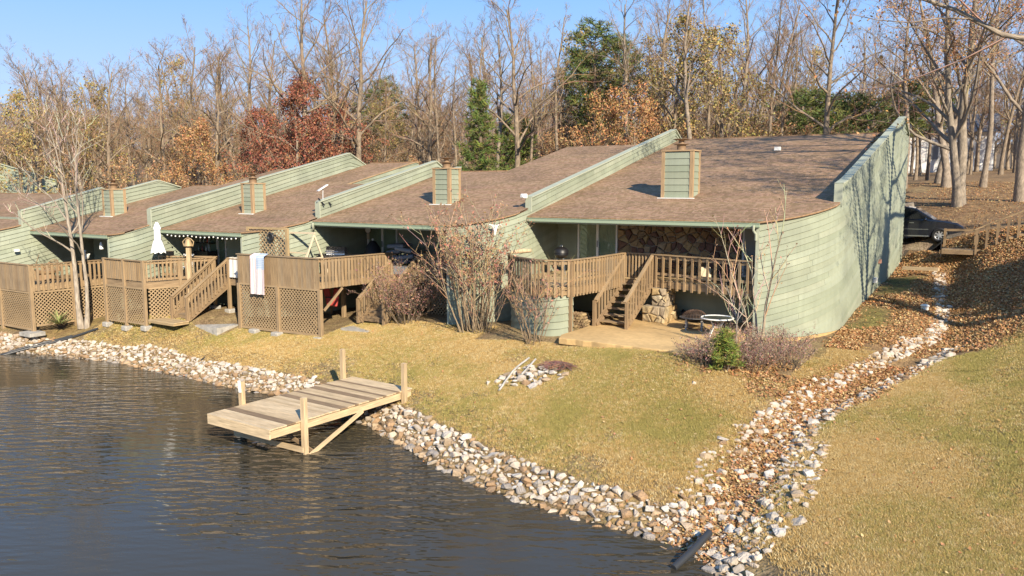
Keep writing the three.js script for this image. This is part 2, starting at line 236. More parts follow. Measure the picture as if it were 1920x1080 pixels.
{ // pond
  const P = 12, waves = []; const r = rngOf(77);
  for (let k = 0; k < 46; k++) { // wind ripples running mainly towards the houses
    const len = .09 * Math.pow(8, r()), ang = .56 + (r() + r() - 1) * .6, kx = Math.round(P / len * Math.sin(ang)), kz = Math.round(P / len * Math.cos(ang)); waves.push([kx, kz, r() * 6.283, Math.pow(len, 1.05)]);
  }
  const S = 1024, f = new Float32Array(S * S); let lo = 1e9, hi = -1e9;
  for (let j = 0; j < S; j++) for (let i = 0; i < S; i++) { let h = 0; const u = i / S * 6.2831853, v = j / S * 6.2831853; for (const w of waves) h += w[3] * Math.sin(w[0] * u + w[1] * v + w[2]); const gust = .2 + 1.6 * smooth(.3, .75, fbm(i / S * 3, j / S * 3, 111, 3, 3, 3)); h *= gust; f[j * S + i] = h; lo = Math.min(lo, h); hi = Math.max(hi, h); }
  const T = tex(S, S, (u, v) => (f[Math.floor(v * S) * S + Math.floor(u * S)] - lo) / (hi - lo), false, 1 / P, 1 / P);
  const g = new THREE.PlaneGeometry(180, 80, 1, 1); g.rotateX(-Math.PI / 2); g.translate(-85, 0, 15); const uv = g.attributes.uv, po = g.attributes.position; for (let i = 0; i < uv.count; i++) uv.setXY(i, po.getX(i), po.getZ(i));
  struct('pond_water', g, new THREE.MeshPhysicalMaterial({ color: lin(.052, .045, .031), roughness: .07, ior: 1.333, bumpMap: T, bumpScale: .06 }));
}
{ // driveway behind the houses
  const m = new MB(), N = 52, W = 6, pt = (i, j) => { const x = -34 + i * .6, z = -43.2 - j * .62 - .4 * Math.sin(x * .1); return V(x, groundY(x, z) + .03, z); };
  for (let i = 0; i < N; i++) for (let j = 0; j < W; j++) m.quad(pt(i, j), pt(i + 1, j), pt(i + 1, j + 1), pt(i, j + 1), [[i * .6, j * .6], [i * .6 + .6, j * .6], [i * .6 + .6, j * .6 + .6], [i * .6, j * .6 + .6]]);
  struct('road', mergeVertices(m.geo()), mat([.33, .25, .175], { map: T_ground, bumpMap: T_groundB, bumpScale: .02, roughness: 1 }));
}
{ // patio slab under the nearest deck: one poured sheet with a broken front edge
  const s = new THREE.Shape(); const r = rngOf(5); const pts = [[-12.62, -28], [-12.62, -22.4]]; for (let x = -12.4; x < -7.9; x += .28) pts.push([x, -21.9 + (r() - .5) * .1]); pts.push([-7.75, -22.2], [-7.6, -28]);
  pts.forEach(([x, z], i) => i ? s.lineTo(x, z) : s.moveTo(x, z)); const g = new THREE.ExtrudeGeometry(s, { depth: .16, bevelEnabled: true, bevelSize: .02, bevelThickness: .02, bevelSegments: 2 }); g.rotateX(Math.PI / 2); g.translate(0, 2.2, 0);
  struct('concrete_patio', g, M.concrete);
  const q = new MB(); { const y = groundY(-27.9, -20.6); q.box(-28.6, -27.2, y - .35, y + .05, -21.2, -20.1); }; struct('patio_slab', q.geo(), M.paleConcrete);
}
// ---------------------------------------------------------------- town houses
const SLOPE = .234;
function sidingStrip(path, lo, hi, y0, y1, k) { // one lapped board following a wall path; y0..y1 at s = 0, rising k per metre
  let m = new MB(), prev = null; const out = [], flush = () => { if (m.i.length) out.push(m.geo()); m = new MB(); };
  for (const q of path) {
    const a = clamp(y0 + k * q.s, lo(q), hi(q)), b = clamp(y1 + k * q.s, lo(q), hi(q)), cur = { q, a, b };
    if (prev && (b - a > .004 || prev.b - prev.a > .004)) {
      const P = (c, y, out) => V(c.q.x + c.q.nx * out, y, c.q.z + c.q.nz * out), o1 = .048, o0 = .008;
      const u0 = prev.q.s, u1 = q.s;
      const k4 = [[prev, prev.a, o1], [cur, a, o1], [cur, b, o0], [prev, prev.b, o0]].map(([c, y, o]) => { const p = P(c, y, o), f = .985; return m.v(p.x, p.y, p.z, c.q.nx * f, .17, c.q.nz * f, c.q.s, y); }); m.i.push(k4[0], k4[1], k4[2], k4[0], k4[2], k4[3]);
      m.quad(P(prev, prev.a, 0), P(cur, a, 0), P(cur, a, o1), P(prev, prev.a, o1));
    } else flush();
    prev = cur;
  }
  flush(); return out;
}
function cutPath(path, a, b) { const at_ = s => { for (let i = 0; i < path.length - 1; i++) { const p = path[i], q = path[i + 1]; if (s >= p.s && s <= q.s + 1e-9) { const t = (s - p.s) / (q.s - p.s), m = k => lerp(p[k], q[k], t); return { x: m('x'), z: m('z'), nx: m('nx'), nz: m('nz'), s }; } } return path[path.length - 1]; }; return [at_(a), ...path.filter(q => q.s > a + 1e-6 && q.s < b - 1e-6), at_(b)]; }
function sidedWall(parent, name, path, lo_, hi, k, step, seed, mats = M.green, thick = .18) {
  const lo = q => Math.min(lo_(q), hi(q) - .03);
  const b = new MB(), r = rngOf(seed); let prev = null, ymin = 1e9, ymax = -1e9;
  for (const q of path) {
    const a = lo(q), t = hi(q); ymin = Math.min(ymin, a - k * q.s); ymax = Math.max(ymax, t - k * q.s);
    if (prev && t - a > .01) { const P = (c, y, o) => V(c.x + c.nx * o, y, c.z + c.nz * o), pa = lo(prev), pt = hi(prev);
      b.quad(P(prev, pa, 0), P(q, a, 0), P(q, t, 0), P(prev, pt, 0)); b.quad(P(q, a, -thick), P(prev, pa, -thick), P(prev, pt, -thick), P(q, t, -thick)); b.quad(P(prev, pt, 0), P(q, t, 0), P(q, t, -thick), P(prev, pt, -thick)); }
    prev = q;
  }
  for (const [e, s] of [[path[0], 1], [path[path.length - 1], -1]]) { const P = (y, o) => V(e.x + e.nx * o, y, e.z + e.nz * o); b.quad(P(lo(e), -thick), P(lo(e), 0), P(hi(e), 0), P(hi(e), -thick)); }
  const w = mesh(name, b.geo(), mats[0], parent);
  for (let y = Math.floor(ymin / step) * step; y < ymax; y += step) { { const S0 = path[0].s, S1 = path[path.length - 1].s; let a = S0; while (a < S1 - .01) { let b = a === S0 ? a + 1.2 + r() * 3.4 : a + 3.6 + r() * 1.2; if (b > S1 - .8) b = S1; for (const g of sidingStrip(cutPath(path, a, b - (b < S1 ? .006 : 0)), lo, hi, y, y + step + .012, k)) mesh('siding_board', g, pick(mats, r), w); a = b; } } }
  return w;
}
function arcOf(A, W, phi) { const R = W / (1 - Math.sin(phi)), zB = A[1] - R * Math.cos(phi); return { R, zB, X: A[0] + W, phi }; }
function arcPath(A, W, zEnd, phi = .262, n = 14, m = 8) { // from the front corner round the curve, then straight back
  const l = [], { R, zB, X } = arcOf(A, W, phi); let s = 0; for (let i = 0; i <= n; i++) { const f = lerp(phi, Math.PI / 2, i / n); l.push({ x: X - R + R * Math.sin(f), z: zB + R * Math.cos(f), nx: Math.sin(f), nz: Math.cos(f), s: R * (f - phi) }); }
  s = R * (Math.PI / 2 - phi); const z0 = zB; for (let i = 1; i <= m; i++) { const z = lerp(z0, zEnd, i / m); l.push({ x: X, z, nx: 1, nz: 0, s: s + z0 - z }); } return l;
}
function insertZ(path, list) { // extra samples at given z on the straight part
  for (const z of list) { for (let i = 0; i < path.length - 1; i++) { const a = path[i], b = path[i + 1]; if (a.nx > .8 && a.z > z + .004 && b.z < z - .004) { const t = (a.z - z) / (a.z - b.z), mx = k => lerp(a[k], b[k], t); path.splice(i + 1, 0, { x: mx('x'), z, nx: mx('nx'), nz: mx('nz'), s: mx('s') }); break; } } } return path;
}
function roofSlab(x0, A, W, phi, E, zE, zRidge, xEnd, over = .1) {
  const m = new MB(), cols = []; const push = (x, z) => cols.push([x, z]);
  const yAt = z => E + SLOPE * (zE - z);
  push(x0, zE + over); const xa = Math.min(A[0], xEnd); push(xa, zE + over);
  if (xEnd > A[0] + .01) { const { R, zB, X } = arcOf(A, W, phi), RR = R + over * .8; for (let i = 0; i <= 14; i++) { const f = lerp(phi, Math.PI / 2, i / 14), x = X - R + RR * Math.sin(f); push(Math.min(x, xEnd), zB + RR * Math.cos(f) + over * .2 * (1 - i / 14)); } }
  for (let i = 0; i < cols.length - 1; i++) {
    const [xa0, za] = cols[i], [xb, zb] = cols[i + 1]; if (xb - xa0 < 1e-4) continue;
    const f = za, g = zb, T = .06, P = (x, z, d) => V(x, yAt(z) - d, z), L = 1.027;
    m.quad(P(xa0, f, 0), P(xb, g, 0), P(xb, zRidge, 0), P(xa0, zRidge, 0), [[xa0, -f * L], [xb, -g * L], [xb, -zRidge * L], [xa0, -zRidge * L]]);
    m.quad(P(xa0, zRidge, T), P(xb, zRidge, T), P(xb, g, T), P(xa0, f, T));
    m.quad(P(xa0, f, T), P(xb, g, T), P(xb, g, 0), P(xa0, f, 0));
    const B = 3.2, D = 1.9, Q = (x, d) => V(x, yAt(zRidge) - D - d, zRidge - B); // rear slope
    m.quad(P(xa0, zRidge, 0), P(xb, zRidge, 0), Q(xb, 0), Q(xa0, 0)); m.quad(Q(xa0, 0), Q(xb, 0), Q(xb, T), Q(xa0, T));
  }
  const s = [cols[0], cols[cols.length - 1]]; for (const [x, z] of s) m.quad(V(x, yAt(z) - .06, z), V(x, yAt(zRidge) - .06, zRidge), V(x, yAt(zRidge), zRidge), V(x, yAt(z), z));
  return m.geo();
}
function coping(path, top, w, h, inset) { // trim cap along the parapet top
  const m = new MB(); for (let i = 0; i < path.length - 1; i++) { const a = path[i], b = path[i + 1]; m.bar(V(a.x - inset, top(a) + h / 2, a.z), V(b.x - inset, top(b) + h / 2, b.z), w, h); } return m.geo();
}
function voronoi(parent, name, x0, x1, y0, y1, size, mats, seed, place, thick = [.035, .12]) { // irregular rubble stones on a rectangle; place(x, y, d) -> Vector3
  const r = rngOf(seed), pts = [], nx = Math.max(1, Math.round((x1 - x0) / size)), ny = Math.max(1, Math.round((y1 - y0) / (size * .8)));
  for (let j = 0; j < ny; j++) for (let i = 0; i < nx; i++) { if (r() < .12 && nx * ny > 8) continue; pts.push([x0 + (i + .5 + (r() - .5) * .95 + (j % 2) * .3) / nx * (x1 - x0), y0 + (j + .5 + (r() - .5) * .85) / ny * (y1 - y0)]); }
  for (const [px, py] of pts) {
    let poly = [[x0, y0], [x1, y0], [x1, y1], [x0, y1]];
    for (const [qx, qy] of pts) { if (qx === px && qy === py) continue; const mx = (px + qx) / 2, my = (py + qy) / 2, dx = qx - px, dy = qy - py, out = []; if (Math.hypot(dx, dy) > size * 4) continue;
      for (let i = 0; i < poly.length; i++) { const a = poly[i], b = poly[(i + 1) % poly.length], da = (a[0] - mx) * dx + (a[1] - my) * dy, db = (b[0] - mx) * dx + (b[1] - my) * dy; if (da <= 0) out.push(a); if (da * db < 0) { const t = da / (da - db); out.push([lerp(a[0], b[0], t), lerp(a[1], b[1], t)]); } } poly = out; if (poly.length < 3) break; }
    if (poly.length < 3) continue;
    const cx = poly.reduce((s, p) => s + p[0], 0) / poly.length, cy = poly.reduce((s, p) => s + p[1], 0) / poly.length, R = Math.min(...poly.map(p => Math.hypot(p[0] - cx, p[1] - cy))); if (R < .03) continue;
    const gap = .018, t = lerp(thick[0], thick[1], r()), ring = (k, d, j) => poly.map(p => { const l = Math.hypot(p[0] - cx, p[1] - cy), s = Math.max(.2, (l - gap) / l) * k; return place(cx + (p[0] - cx) * s, cy + (p[1] - cy) * s, d + (j ? (r() - .5) * t * .5 : 0)); });
    const A = ring(1, 0), B = ring(.95, t * .65), C = ring(.72, t, 1), m = new MB(), n = poly.length, cc = place(cx, cy, t * 1.05);
    for (let i = 0; i < n; i++) { const k = (i + 1) % n; m.quad(A[i], A[k], B[k], B[i]); m.quad(B[i], B[k], C[k], C[i]); m.tri(C[i], C[k], cc); }
    mesh(name, m.geo(), pick(mats, r), parent);
  }
}
function chimney(parent, x0, x1, z0, z1, yb, yt, E, zE, seed) { // z1 front, z0 back; stands on the roof slope
  const yr = z => E + SLOPE * (zE - z) - .05, r = rngOf(seed);
  const c = mesh('chimney', boxG(x0 + .02, x1 - .02, yr(z0) - .6, yt - .02, z0 + .02, z1 - .02), M.green[0], parent);
  const n = 7, h = (yt - .07 - yr(z1)) / n;
  for (let i = 0; i < n; i++) { const a = yr(z1) + .05 + h * i, b = a + h * 1.0;
    const f = new MB(); f.quad(V(x0, a, z1 + .018), V(x1, a, z1 + .018), V(x1, b, z1 - .004), V(x0, b, z1 - .004)); f.quad(V(x0, a, z1 - .02), V(x1, a, z1 - .02), V(x1, a, z1 + .018), V(x0, a, z1 + .018)); mesh('siding_board', f.geo(), pick(M.green, r), c);
    const lo = z => Math.max(a, yr(z) + .02), hi = z => Math.max(b, yr(z) + .02), g = new MB();
    g.quad(V(x1 + .018, lo(z1), z1), V(x1 + .018, lo(z0), z0), V(x1 - .004, hi(z0), z0), V(x1 - .004, hi(z1), z1)); g.quad(V(x1 - .02, lo(z1), z1), V(x1 - .02, lo(z0), z0), V(x1 + .018, lo(z0), z0), V(x1 + .018, lo(z1), z1)); mesh('siding_board', g.geo(), pick(M.green, r), c); }
  const q = .1, e = .03; for (const [x, z, sx, sz] of [[x0, z1, 1, -1], [x1, z1, -1, -1], [x1, z0, -1, 1]]) { const m = new MB(); m.box(Math.min(x - sx * e, x + sx * q), Math.max(x - sx * e, x + sx * q), yr(z) - .02, yt, Math.min(z - sz * e, z - sz * .003), Math.max(z - sz * e, z - sz * .003)); m.box(Math.min(x - sx * e, x - sx * .003), Math.max(x - sx * e, x - sx * .003), yr(z) - .02, yt - .002, Math.min(z - sz * .003, z + sz * q), Math.max(z - sz * .003, z + sz * q)); mesh('corner_trim', m.geo(), M.tanTrim, c); }
  mesh('cap', boxG(x0 - .05, x1 + .05, yt, yt + .05, z0 - .05, z1 + .05), M.tanTrim, c);
  mesh('flashing', boxG(x0 - .12, x1 + .12, yr(z1 + .1) + .045, yr(z1 + .1) + .075, z1 + .035, z1 + .16), M.white, c);
  const X = (x0 + x1) / 2, Z = (z0 + z1) / 2; const fl = lathe([[.0, .42], [.3, .42], [.31, .4], [.1, .36], [.12, .24], [.27, .24], [.27, .21], [.17, .2], [.17, 0]], 18); mesh('flue', at(fl, X, yt + .05, Z), mat([.30, .20, .12], { roughness: .6, metalness: .3 }), c);
  return c;
}
function gutter(parent, x0, x1, E, zE) {
  const m = new MB(), y = E - .1, z = zE + .115; m.bar(V(x0, y - .04, z), V(x1, y - .04, z), .02, .11); m.box(x0, x1, y - .105, y - .085, zE + .01, z + .008); m.box(x0, x1, y + .012, y + .03, z - .015, z + .028); mesh('gutter', m.geo(), M.gutter, parent);
  mesh('fascia', boxG(x0, x1, E - .26, E - .105, zE - .02, zE + .009), M.trim, parent);
}
function planksWall(parent, name, x0, x1, y0, y1, z, step, seed, mats) { const p = [{ x: x0, z, nx: 0, nz: 1, s: 0 }, { x: x1, z, nx: 0, nz: 1, s: x1 - x0 }]; return sidedWall(parent, name, p, () => y0, () => y1, 0, step, seed, mats, .15); }
const shade = M.green;
function slidingDoor(parent, x0, x1, y0, y1, z, name = 'sliding_door') {
  const m = new MB(), f = .07; m.box(x0, x0 + f, y0, y1, z, z + .09); m.box(x1 - f, x1, y0, y1, z, z + .09); m.box(x0 + f, x1 - f, y1 - f, y1, z, z + .088); m.box(x0 + f, x1 - f, y0, y0 + f, z, z + .088); const X = (x0 + x1) / 2; m.box(X - .05, X + .05, y0 + f, y1 - f, z + .004, z + .07);
  const d = mesh(name, m.geo(), M.white, parent);
  for (const [a, b, k] of [[x0 + f, X - .05, .05], [X + .05, x1 - f, .03]]) { mesh('pane', boxG(a, b, y0 + f, y1 - f, z + k, z + k + .008), M.glass, d); mesh('curtain', boxG(a - .04, b + .04, y0 + f, y1 - f, z - .10, z - .08), k > .04 ? mat([.42, .42, .38]) : mat([.28, .29, .29]), d); }
  mesh('handle', boxG(X - .012, X + .012, y0 + .95, y0 + 1.2, z + .0725, z + .1), M.iron, d); return d;
}
const HOUSE_GROUP = 'row of green town houses';
function house(label, o) {
  const h = thing('town_house', label, 'house', [0, 0, 0], 0, HOUSE_GROUP), [ax, az] = o.A, R = o.R ?? 2, X = ax + R, E = o.E, phi = o.phi ?? .262;
  const roofY = z => E + SLOPE * (az - z);
  // right side wall, curved at the front, rising into a parapet
  const par = q => q.z > o.par[0][0] ? -1 : q.z > o.par[1][0] ? lerp(o.par[0][1], o.par[1][1], (q.z - o.par[0][0]) / (o.par[1][0] - o.par[0][0])) : lerp(o.par[1][1], o.par[2][1], clamp((q.z - o.par[1][0]) / (o.par[2][0] - o.par[1][0]), 0, 1));
  const path = insertZ(arcPath(o.A, R, o.par[2][0], phi), [o.par[0][0] + .01, o.par[0][0] - .01, o.par[1][0], ...(o.cut || [])]);
  const top = q => Math.max(roofY(Math.max(q.z, o.ridge - 0)) - .062, par(q));
  sidedWall(h, 'side_wall', path, o.base, top, .25, .2, o.seed, M.green, .2);
  const pp = path.filter(q => q.z < o.par[0][0] && q.nx > .8); mesh('coping', coping(pp, top, .3, .05, .09), M.trim, h);
  const cz = o.par[0][0], cx = pp[0].x; mesh('parapet_end', boxG(cx - .22, cx + .045, roofY(cz) - .15, par({ z: cz - .001 }) + .02, cz - .006, cz + .05), M.trim, h);
  const cp = mesh('corner_post', boxG(ax - .09, ax + .015, o.postBase ?? o.base(path[0]), E - .1, az - .06, az + .05), M.trim, h);
  o.roofs.forEach(([x0, x1, zr], i) => { const g = mesh('roof', roofSlab(x0, o.A, R, phi, E, az, zr, x1), M.roof, h); if (i === 0) mesh('ridge_cap', boxG(x0, x1, roofY(zr) - .05, roofY(zr) + .02, zr - .12, zr + .12), M.roof, g); });
  gutter(h, o.roofs[0][0] + .02, ax + .03, E, az);
  chimney(h, ...o.chimney, E, az, o.seed + 3);
  mesh('rear_wall', boxG(o.roofs[0][0] + .3, X - .3, 2, roofY(o.ridge) - 2.1, o.ridge - 2.6, o.ridge - 2.4), M.green[0], h);
  return h;
}
// the nearest house
const H4 = house('nearest green town house with a long curved side wall and stone porch wall', {
  A: [-7.28, -25.68], E: 5.92, seed: 401, ridge: -40.9, phi: .47, par: [[-28.2, 7.08], [-41.45, 10.18], [-43.0, 9.25]],
  base: q => q.z > -27 ? 2.16 : lerp(2.2, 3.22, clamp((q.z + 28.5) / -14, 0, 1)), roofs: [[-15.94, -5.36, -40.9]], chimney: [-11.8, -10.62, -29.25, -28.54, 6.6, 8.3] });
{
  const m = new MB(); for (const q of [0]) { const p = arcPath([-7.28, -25.68], 2, -43, .47), lo = z => lerp(2.2, 3.22, clamp((z + 28.5) / -14, 0, 1)); for (let i = 0; i < p.length - 1; i++) { const a = p[i], b = p[i + 1], P = (c, y, o) => V(c.x + c.nx * o, y, c.z + c.nz * o), ya = a.z > -27 ? 2.16 : lo(a.z), yb = b.z > -27 ? 2.16 : lo(b.z); m.quad(P(a, 1.4, .02), P(b, 1.4, .02), P(b, yb, .02), P(a, ya, .02)); m.quad(P(a, ya, .02), P(b, yb, .02), P(b, yb, -.1), P(a, ya, -.1)); } }
  mesh('foundation', m.geo(), M.concrete, H4);
  const zb = -27.91, w = mesh('porch_wall', boxG(-15.9, -7.3, 2.1, 6.35, zb - .16, zb - .02), M.green[0], H4);
  planksWall(H4, 'porch_siding', -15.95, -15.0, 3.6, 6.3, zb, .2, 411, shade); planksWall(H4, 'porch_siding', -8.5, -7.3, 3.6, 6.3, zb, .2, 412, shade); planksWall(H4, 'lower_siding', -15.9, -7.3, 2.15, 3.45, zb + .02, .22, 413, shade);
  slidingDoor(H4, -15.0, -13.28, 3.72, 5.85, zb - .02);
  const st = mesh('stone_wall', boxG(-13.26, -8.52, 3.6, 6.32, zb - .02, zb + .02), M.mortar, H4); voronoi(st, 'stone', -13.26, -8.52, 3.6, 6.3, .27, M.stones, 414, (x, y, d) => V(x, y, zb + .02 + d));
  mesh('porch_end_wall', boxG(-7.36, -7.2, 2.1, 5.95, -27.9, -25.72), M.green[1], H4);
  { const w = mesh('porch_window', boxG(-8.46, -7.86, 3.86, 5.74, zb + .04, zb + .06), M.white, H4); mesh('pane', boxG(-8.4, -7.92, 3.92, 5.68, zb + .063, zb + .07), mat([.2, .22, .22], { roughness: .05 }), w); }
  const dm = new MB(); dm.tube([V(-7.42, 5.78, -25.5), V(-7.42, 5.62, -25.5), V(-7.36, 5.5, -25.58), V(-7.36, 5.3, -25.6)], .045, 8); mesh('downspout', dm.geo(), M.trim, H4);
  mesh('wall_vent', boxG(-5.25, -5.16, 3.85, 4.0, -36.2, -35.9), mat([.35, .18, .13]), H4); mesh('faucet_box', boxG(-5.25, -5.12, 3.15, 3.35, -35.1, -34.8), M.white, H4);
  const rv = mesh('roof_vent', boxG(-10.0, -9.75, 8.62, 8.78, -37.3, -37.1), M.white, H4);
}
// second house, its deck hidden behind lattice
const inner = (E, zE, zBack, zF, floor) => q => (q.z < zBack - .1) ? E + SLOPE * (zE - q.z) - .25 : q.z > zF ? 1.7 : floor;
const H3 = house('second green town house, grey cushions on its porch and a dish on its parapet', {
  A: [-17.96, -23.4], E: 5.63, seed: 301, ridge: -38.4, par: [[-25.9, 6.58], [-40.2, 9.93], [-41.6, 9.15]], cut: [-28.0, -28.05],
  base: inner(5.92, -25.68, -27.91, -30, 1.7), roofs: [[-24.96, -21.35, -32.5], [-21.36, -16.04, -38.4]], chimney: [-20.88, -20.05, -26.9, -26.2, 6.3, 7.72] });
{
  const zb = -26.5; mesh('porch_wall', boxG(-24.9, -16.2, 1.6, 6.1, zb - .16, zb - .02), M.green[0], H3);
  planksWall(H3, 'porch_siding', -23.1, -17.2, 3.4, 6.05, zb, .2, 312, shade);
  slidingDoor(H3, -24.88, -23.12, 3.42, 5.5, zb - .02); planksWall(H3, 'porch_siding', -24.88, -23.12, 5.52, 6.05, zb, .2, 313, shade);
  mesh('porch_end_wall', boxG(-18.05, -17.9, 1.7, 5.6, -26.4, -23.5), M.green[1], H3);
  const dm = new MB(); dm.tube([V(-24.85, 5.52, -23.22), V(-24.85, 5.4, -23.2), V(-24.9, 5.28, -23.3), V(-25.1, 5.2, -23.3), V(-25.2, 5.16, -23.2)], .06, 8); mesh('downspout', dm.geo(), M.trim, H3);
  mesh('sign_board', boxG(-20.6, -20.0, 4.95, 5.2, zb + .06, zb + .09), mat([.09, .04, .025]), H3);
}
const H2 = house('third green town house with a string of bulbs under its eave and a wedge dormer', {
  A: [-26.98, -21.38], E: 5.18, seed: 201, ridge: -35, par: [[-23.75, 6.36], [-31.57, 8.23], [-33.6, 7.1]], cut: [-26.6, -26.65],
  base: inner(5.63, -23.4, -26.5, -30, 1.5), roofs: [[-32.43, -29.2, -35], [-29.21, -25.06, -29.7]], chimney: [-30.2, -29.5, -24.7, -24.0, 5.8, 7.12] });
{
  const zb = -23.6; mesh('porch_wall', boxG(-32.4, -25.2, 1, 5.6, zb - .16, zb - .02), M.green[0], H2); planksWall(H2, 'porch_siding', -30.9, -25.1, 2.9, 5.6, zb, .2, 211, shade);
  slidingDoor(H2, -32.2, -30.9, 2.92, 5.0, zb - .02); mesh('porch_end_wall', boxG(-27.1, -26.92, 1.4, 5.15, -23.5, -21.4), M.green[1], H2);
  // the right strip of this roof turns level, leaving a sided cheek on the higher part
  const y = z => 5.18 + SLOPE * (-21.38 - z), xc = -29.2, zf = -29.7; mesh('level_roof', boxG(xc, -25.1, y(zf) - .1, y(zf) + .012, -36, zf + .02), M.roof, H2);
  const pth = [zf, -31.5, -33.3, -35, -35.3].map(z => ({ x: xc, z, nx: 1, nz: 0, s: zf - z })); const ck = sidedWall(H2, 'roof_cheek', pth, q => y(zf), q => y(Math.max(q.z, -35)) - .06, .2, .2, 221); mesh('rake_trim', coping(pth, q => y(Math.max(q.z, -35)) - .03, .12, .05, .02), M.tanTrim, ck);
}
const H1 = house('fourth green town house behind the forked bare tree', {
  A: [-33.2, -19.38], R: .75, phi: 0, E: 5.0, seed: 101, ridge: -32.3, par: [[-20.9, 6.0], [-33.2, 8.84], [-35, 7.8]], cut: [-23.7, -23.75],
  base: inner(5.18, -21.38, -23.6, -30, 1.2), roofs: [[-39.59, -37.4, -28.2], [-37.41, -32.53, -32.3]], chimney: [-37.85, -37.12, -22.6, -21.9, 5.58, 6.85] });
{
  const zb = -22.2; mesh('porch_wall', boxG(-39.5, -32.7, .8, 5.6, zb - .16, zb - .02), M.green[0], H1); planksWall(H1, 'porch_siding', -37.2, -36.2, 2.8, 5.4, zb, .2, 111, shade); slidingDoor(H1, -36.2, -34.6, 2.8, 4.9, zb);
  planksWall(H1, 'porch_siding', -39.4, -37.22, 2.8, 5.4, zb, .2, 112, shade); const sw = mesh('stone_wall', boxG(-34.6, -33, 2.7, 5.4, zb - .02, zb + .02), M.mortar, H1); voronoi(sw, 'stone', -34.6, -33, 2.7, 5.4, .36, M.stones, 114, (x, y, d) => V(x, y, zb + .02 + d)); mesh('porch_end_wall', boxG(-33.35, -33.15, 1.2, 4.95, -22.1, -19.4), M.green[1], H1);
}
const H0 = house('fifth green town house at the far end beside the pond, partly out of view', {
  A: [-41.61, -17.1], E: 4.8, seed: 501, ridge: -24.8, par: [[-19.0, 5.86], [-22.87, 6.92], [-24.2, 6.4]], cut: [-22.3, -22.35],
  base: inner(5.0, -19.38, -22.2, -30, .9), roofs: [[-56, -39.69, -24.8]], chimney: [-46.6, -45.9, -20.6, -19.9, 5.4, 6.7] });
{
  mesh('porch_wall', boxG(-56, -40, .6, 5.5, -19.9, -19.7), M.green[0], H0);
  const p = [-23.9, -26.05, -27.4].map((z, i) => ({ x: -39.61, z, nx: 1, nz: 0, s: -23.9 - z })), tp = q => q.z > -26 ? lerp(6.8, 7.32, (-23.9 - q.z) / 2.15) : lerp(7.32, 6.95, (-26.05 - q.z) / 1.35); sidedWall(H0, 'rear_parapet', p, () => 5.6, tp, .2, .2, 521); mesh('coping', coping(p, tp, .3, .05, .09), M.trim, H0);
  const fl = mesh('wall_light', boxG(-39.62, -39.5, 4.0, 4.12, -18.7, -18.5), M.white, H0);
}
{ // taller block behind the far end
  const b = thing('town_house', 'tall green sided gable wall rising behind the far end of the row', 'house', [0, 0, 0], 0, HOUSE_GROUP);
  const e = V(-63.15, 0, -32.9), a = V(-74, 0, -25.8), d = e.clone().sub(a), L = d.length(); d.normalize(); const n = V(-d.z, 0, d.x); const p = [0, .5, 1].map(t => ({ x: lerp(a.x, e.x, t), z: lerp(a.z, e.z, t), nx: n.x, nz: n.z, s: t * L }));
  sidedWall(b, 'gable_wall', p, () => 3, q => lerp(11.3, 7.5, q.s / L), -.2, .22, 601); mesh('coping', coping(p, q => lerp(11.3, 7.5, q.s / L), .3, .05, 0), M.trim, b);
  const s = new MB(); s.bar(V(-68.5, 5, -33.5), V(-74.5, 5, -29.5), 5, 4); mesh('body', s.geo(), M.green[1], b);
}
// ---------------------------------------------------------------- decks
const picketCache = new Map();
function picketGeo(h, w, t) { const k = [h, w, t].map(v => v.toFixed(3)).join(); if (!picketCache.has(k)) picketCache.set(k, [0, 1.7, 3.1].map(off => barG(V(0, 0, 0), V(0, h, 0), t, w, V(1, 0, 0), off))); return picketCache.get(k); }
function run(parent, a, b, o, r) { // straight railing run; a, b = [x, z]; outer side is to the right of a->b
  const dx = b[0] - a[0], dz = b[1] - a[1], L = Math.hypot(dx, dz), ux = dx / L, uz = dz / L, nx = -uz, nz = ux, ang = Math.atan2(-uz, ux), n = Math.max(1, Math.round(L / o.sp)), mats = o.mats || M.deck;
  const off = o.out ?? .05;
  for (let i = 0; i < n; i++) { const t = (i + .5) / n * L, x = a[0] + ux * t + nx * off, z = a[1] + uz * t + nz * off, j = (r() - .5) * .012; mesh('picket', pick(picketGeo(o.top - o.bot - .04, o.w, o.t ?? .03), r), pick(mats, r), parent, [x, o.bot + j, z], [0, ang + (r() - .5) * .03, (r() - .5) * .006]); }
  const A = V(a[0], 0, a[1]), B = V(b[0], 0, b[1]), Y = y => p => p.clone().setY(y), rail = (y, w, h, name, e = 0, sh = 0) => { const d = V(ux, 0, uz).multiplyScalar(e), N = V(nx, 0, nz).multiplyScalar(sh); mesh(name, barG(A.clone().setY(y).sub(d).add(N), B.clone().setY(y).add(d).add(N), w, h, V(0, 1, 0), r() * 3), pick(mats, r), parent); };
  rail(o.top - .02, o.capW ?? .14, .04, 'cap_rail', .03, .03);
  rail(o.top - .12, .035, .09, 'top_rail', 0, off - .035);
  if (o.mid) rail(o.mid, .035, .09, 'bottom_rail', 0, off - .035);
  if (o.rim) rail(o.rim, .04, .24, 'rim_board', 0, off - .04);
}
function railPost(parent, x, z, y0, y1, s = .1, r = Math.random) { mesh('post', boxG(x - s / 2, x + s / 2, y0, y1, z - s / 2, z + s / 2), M.deck[1], parent); }
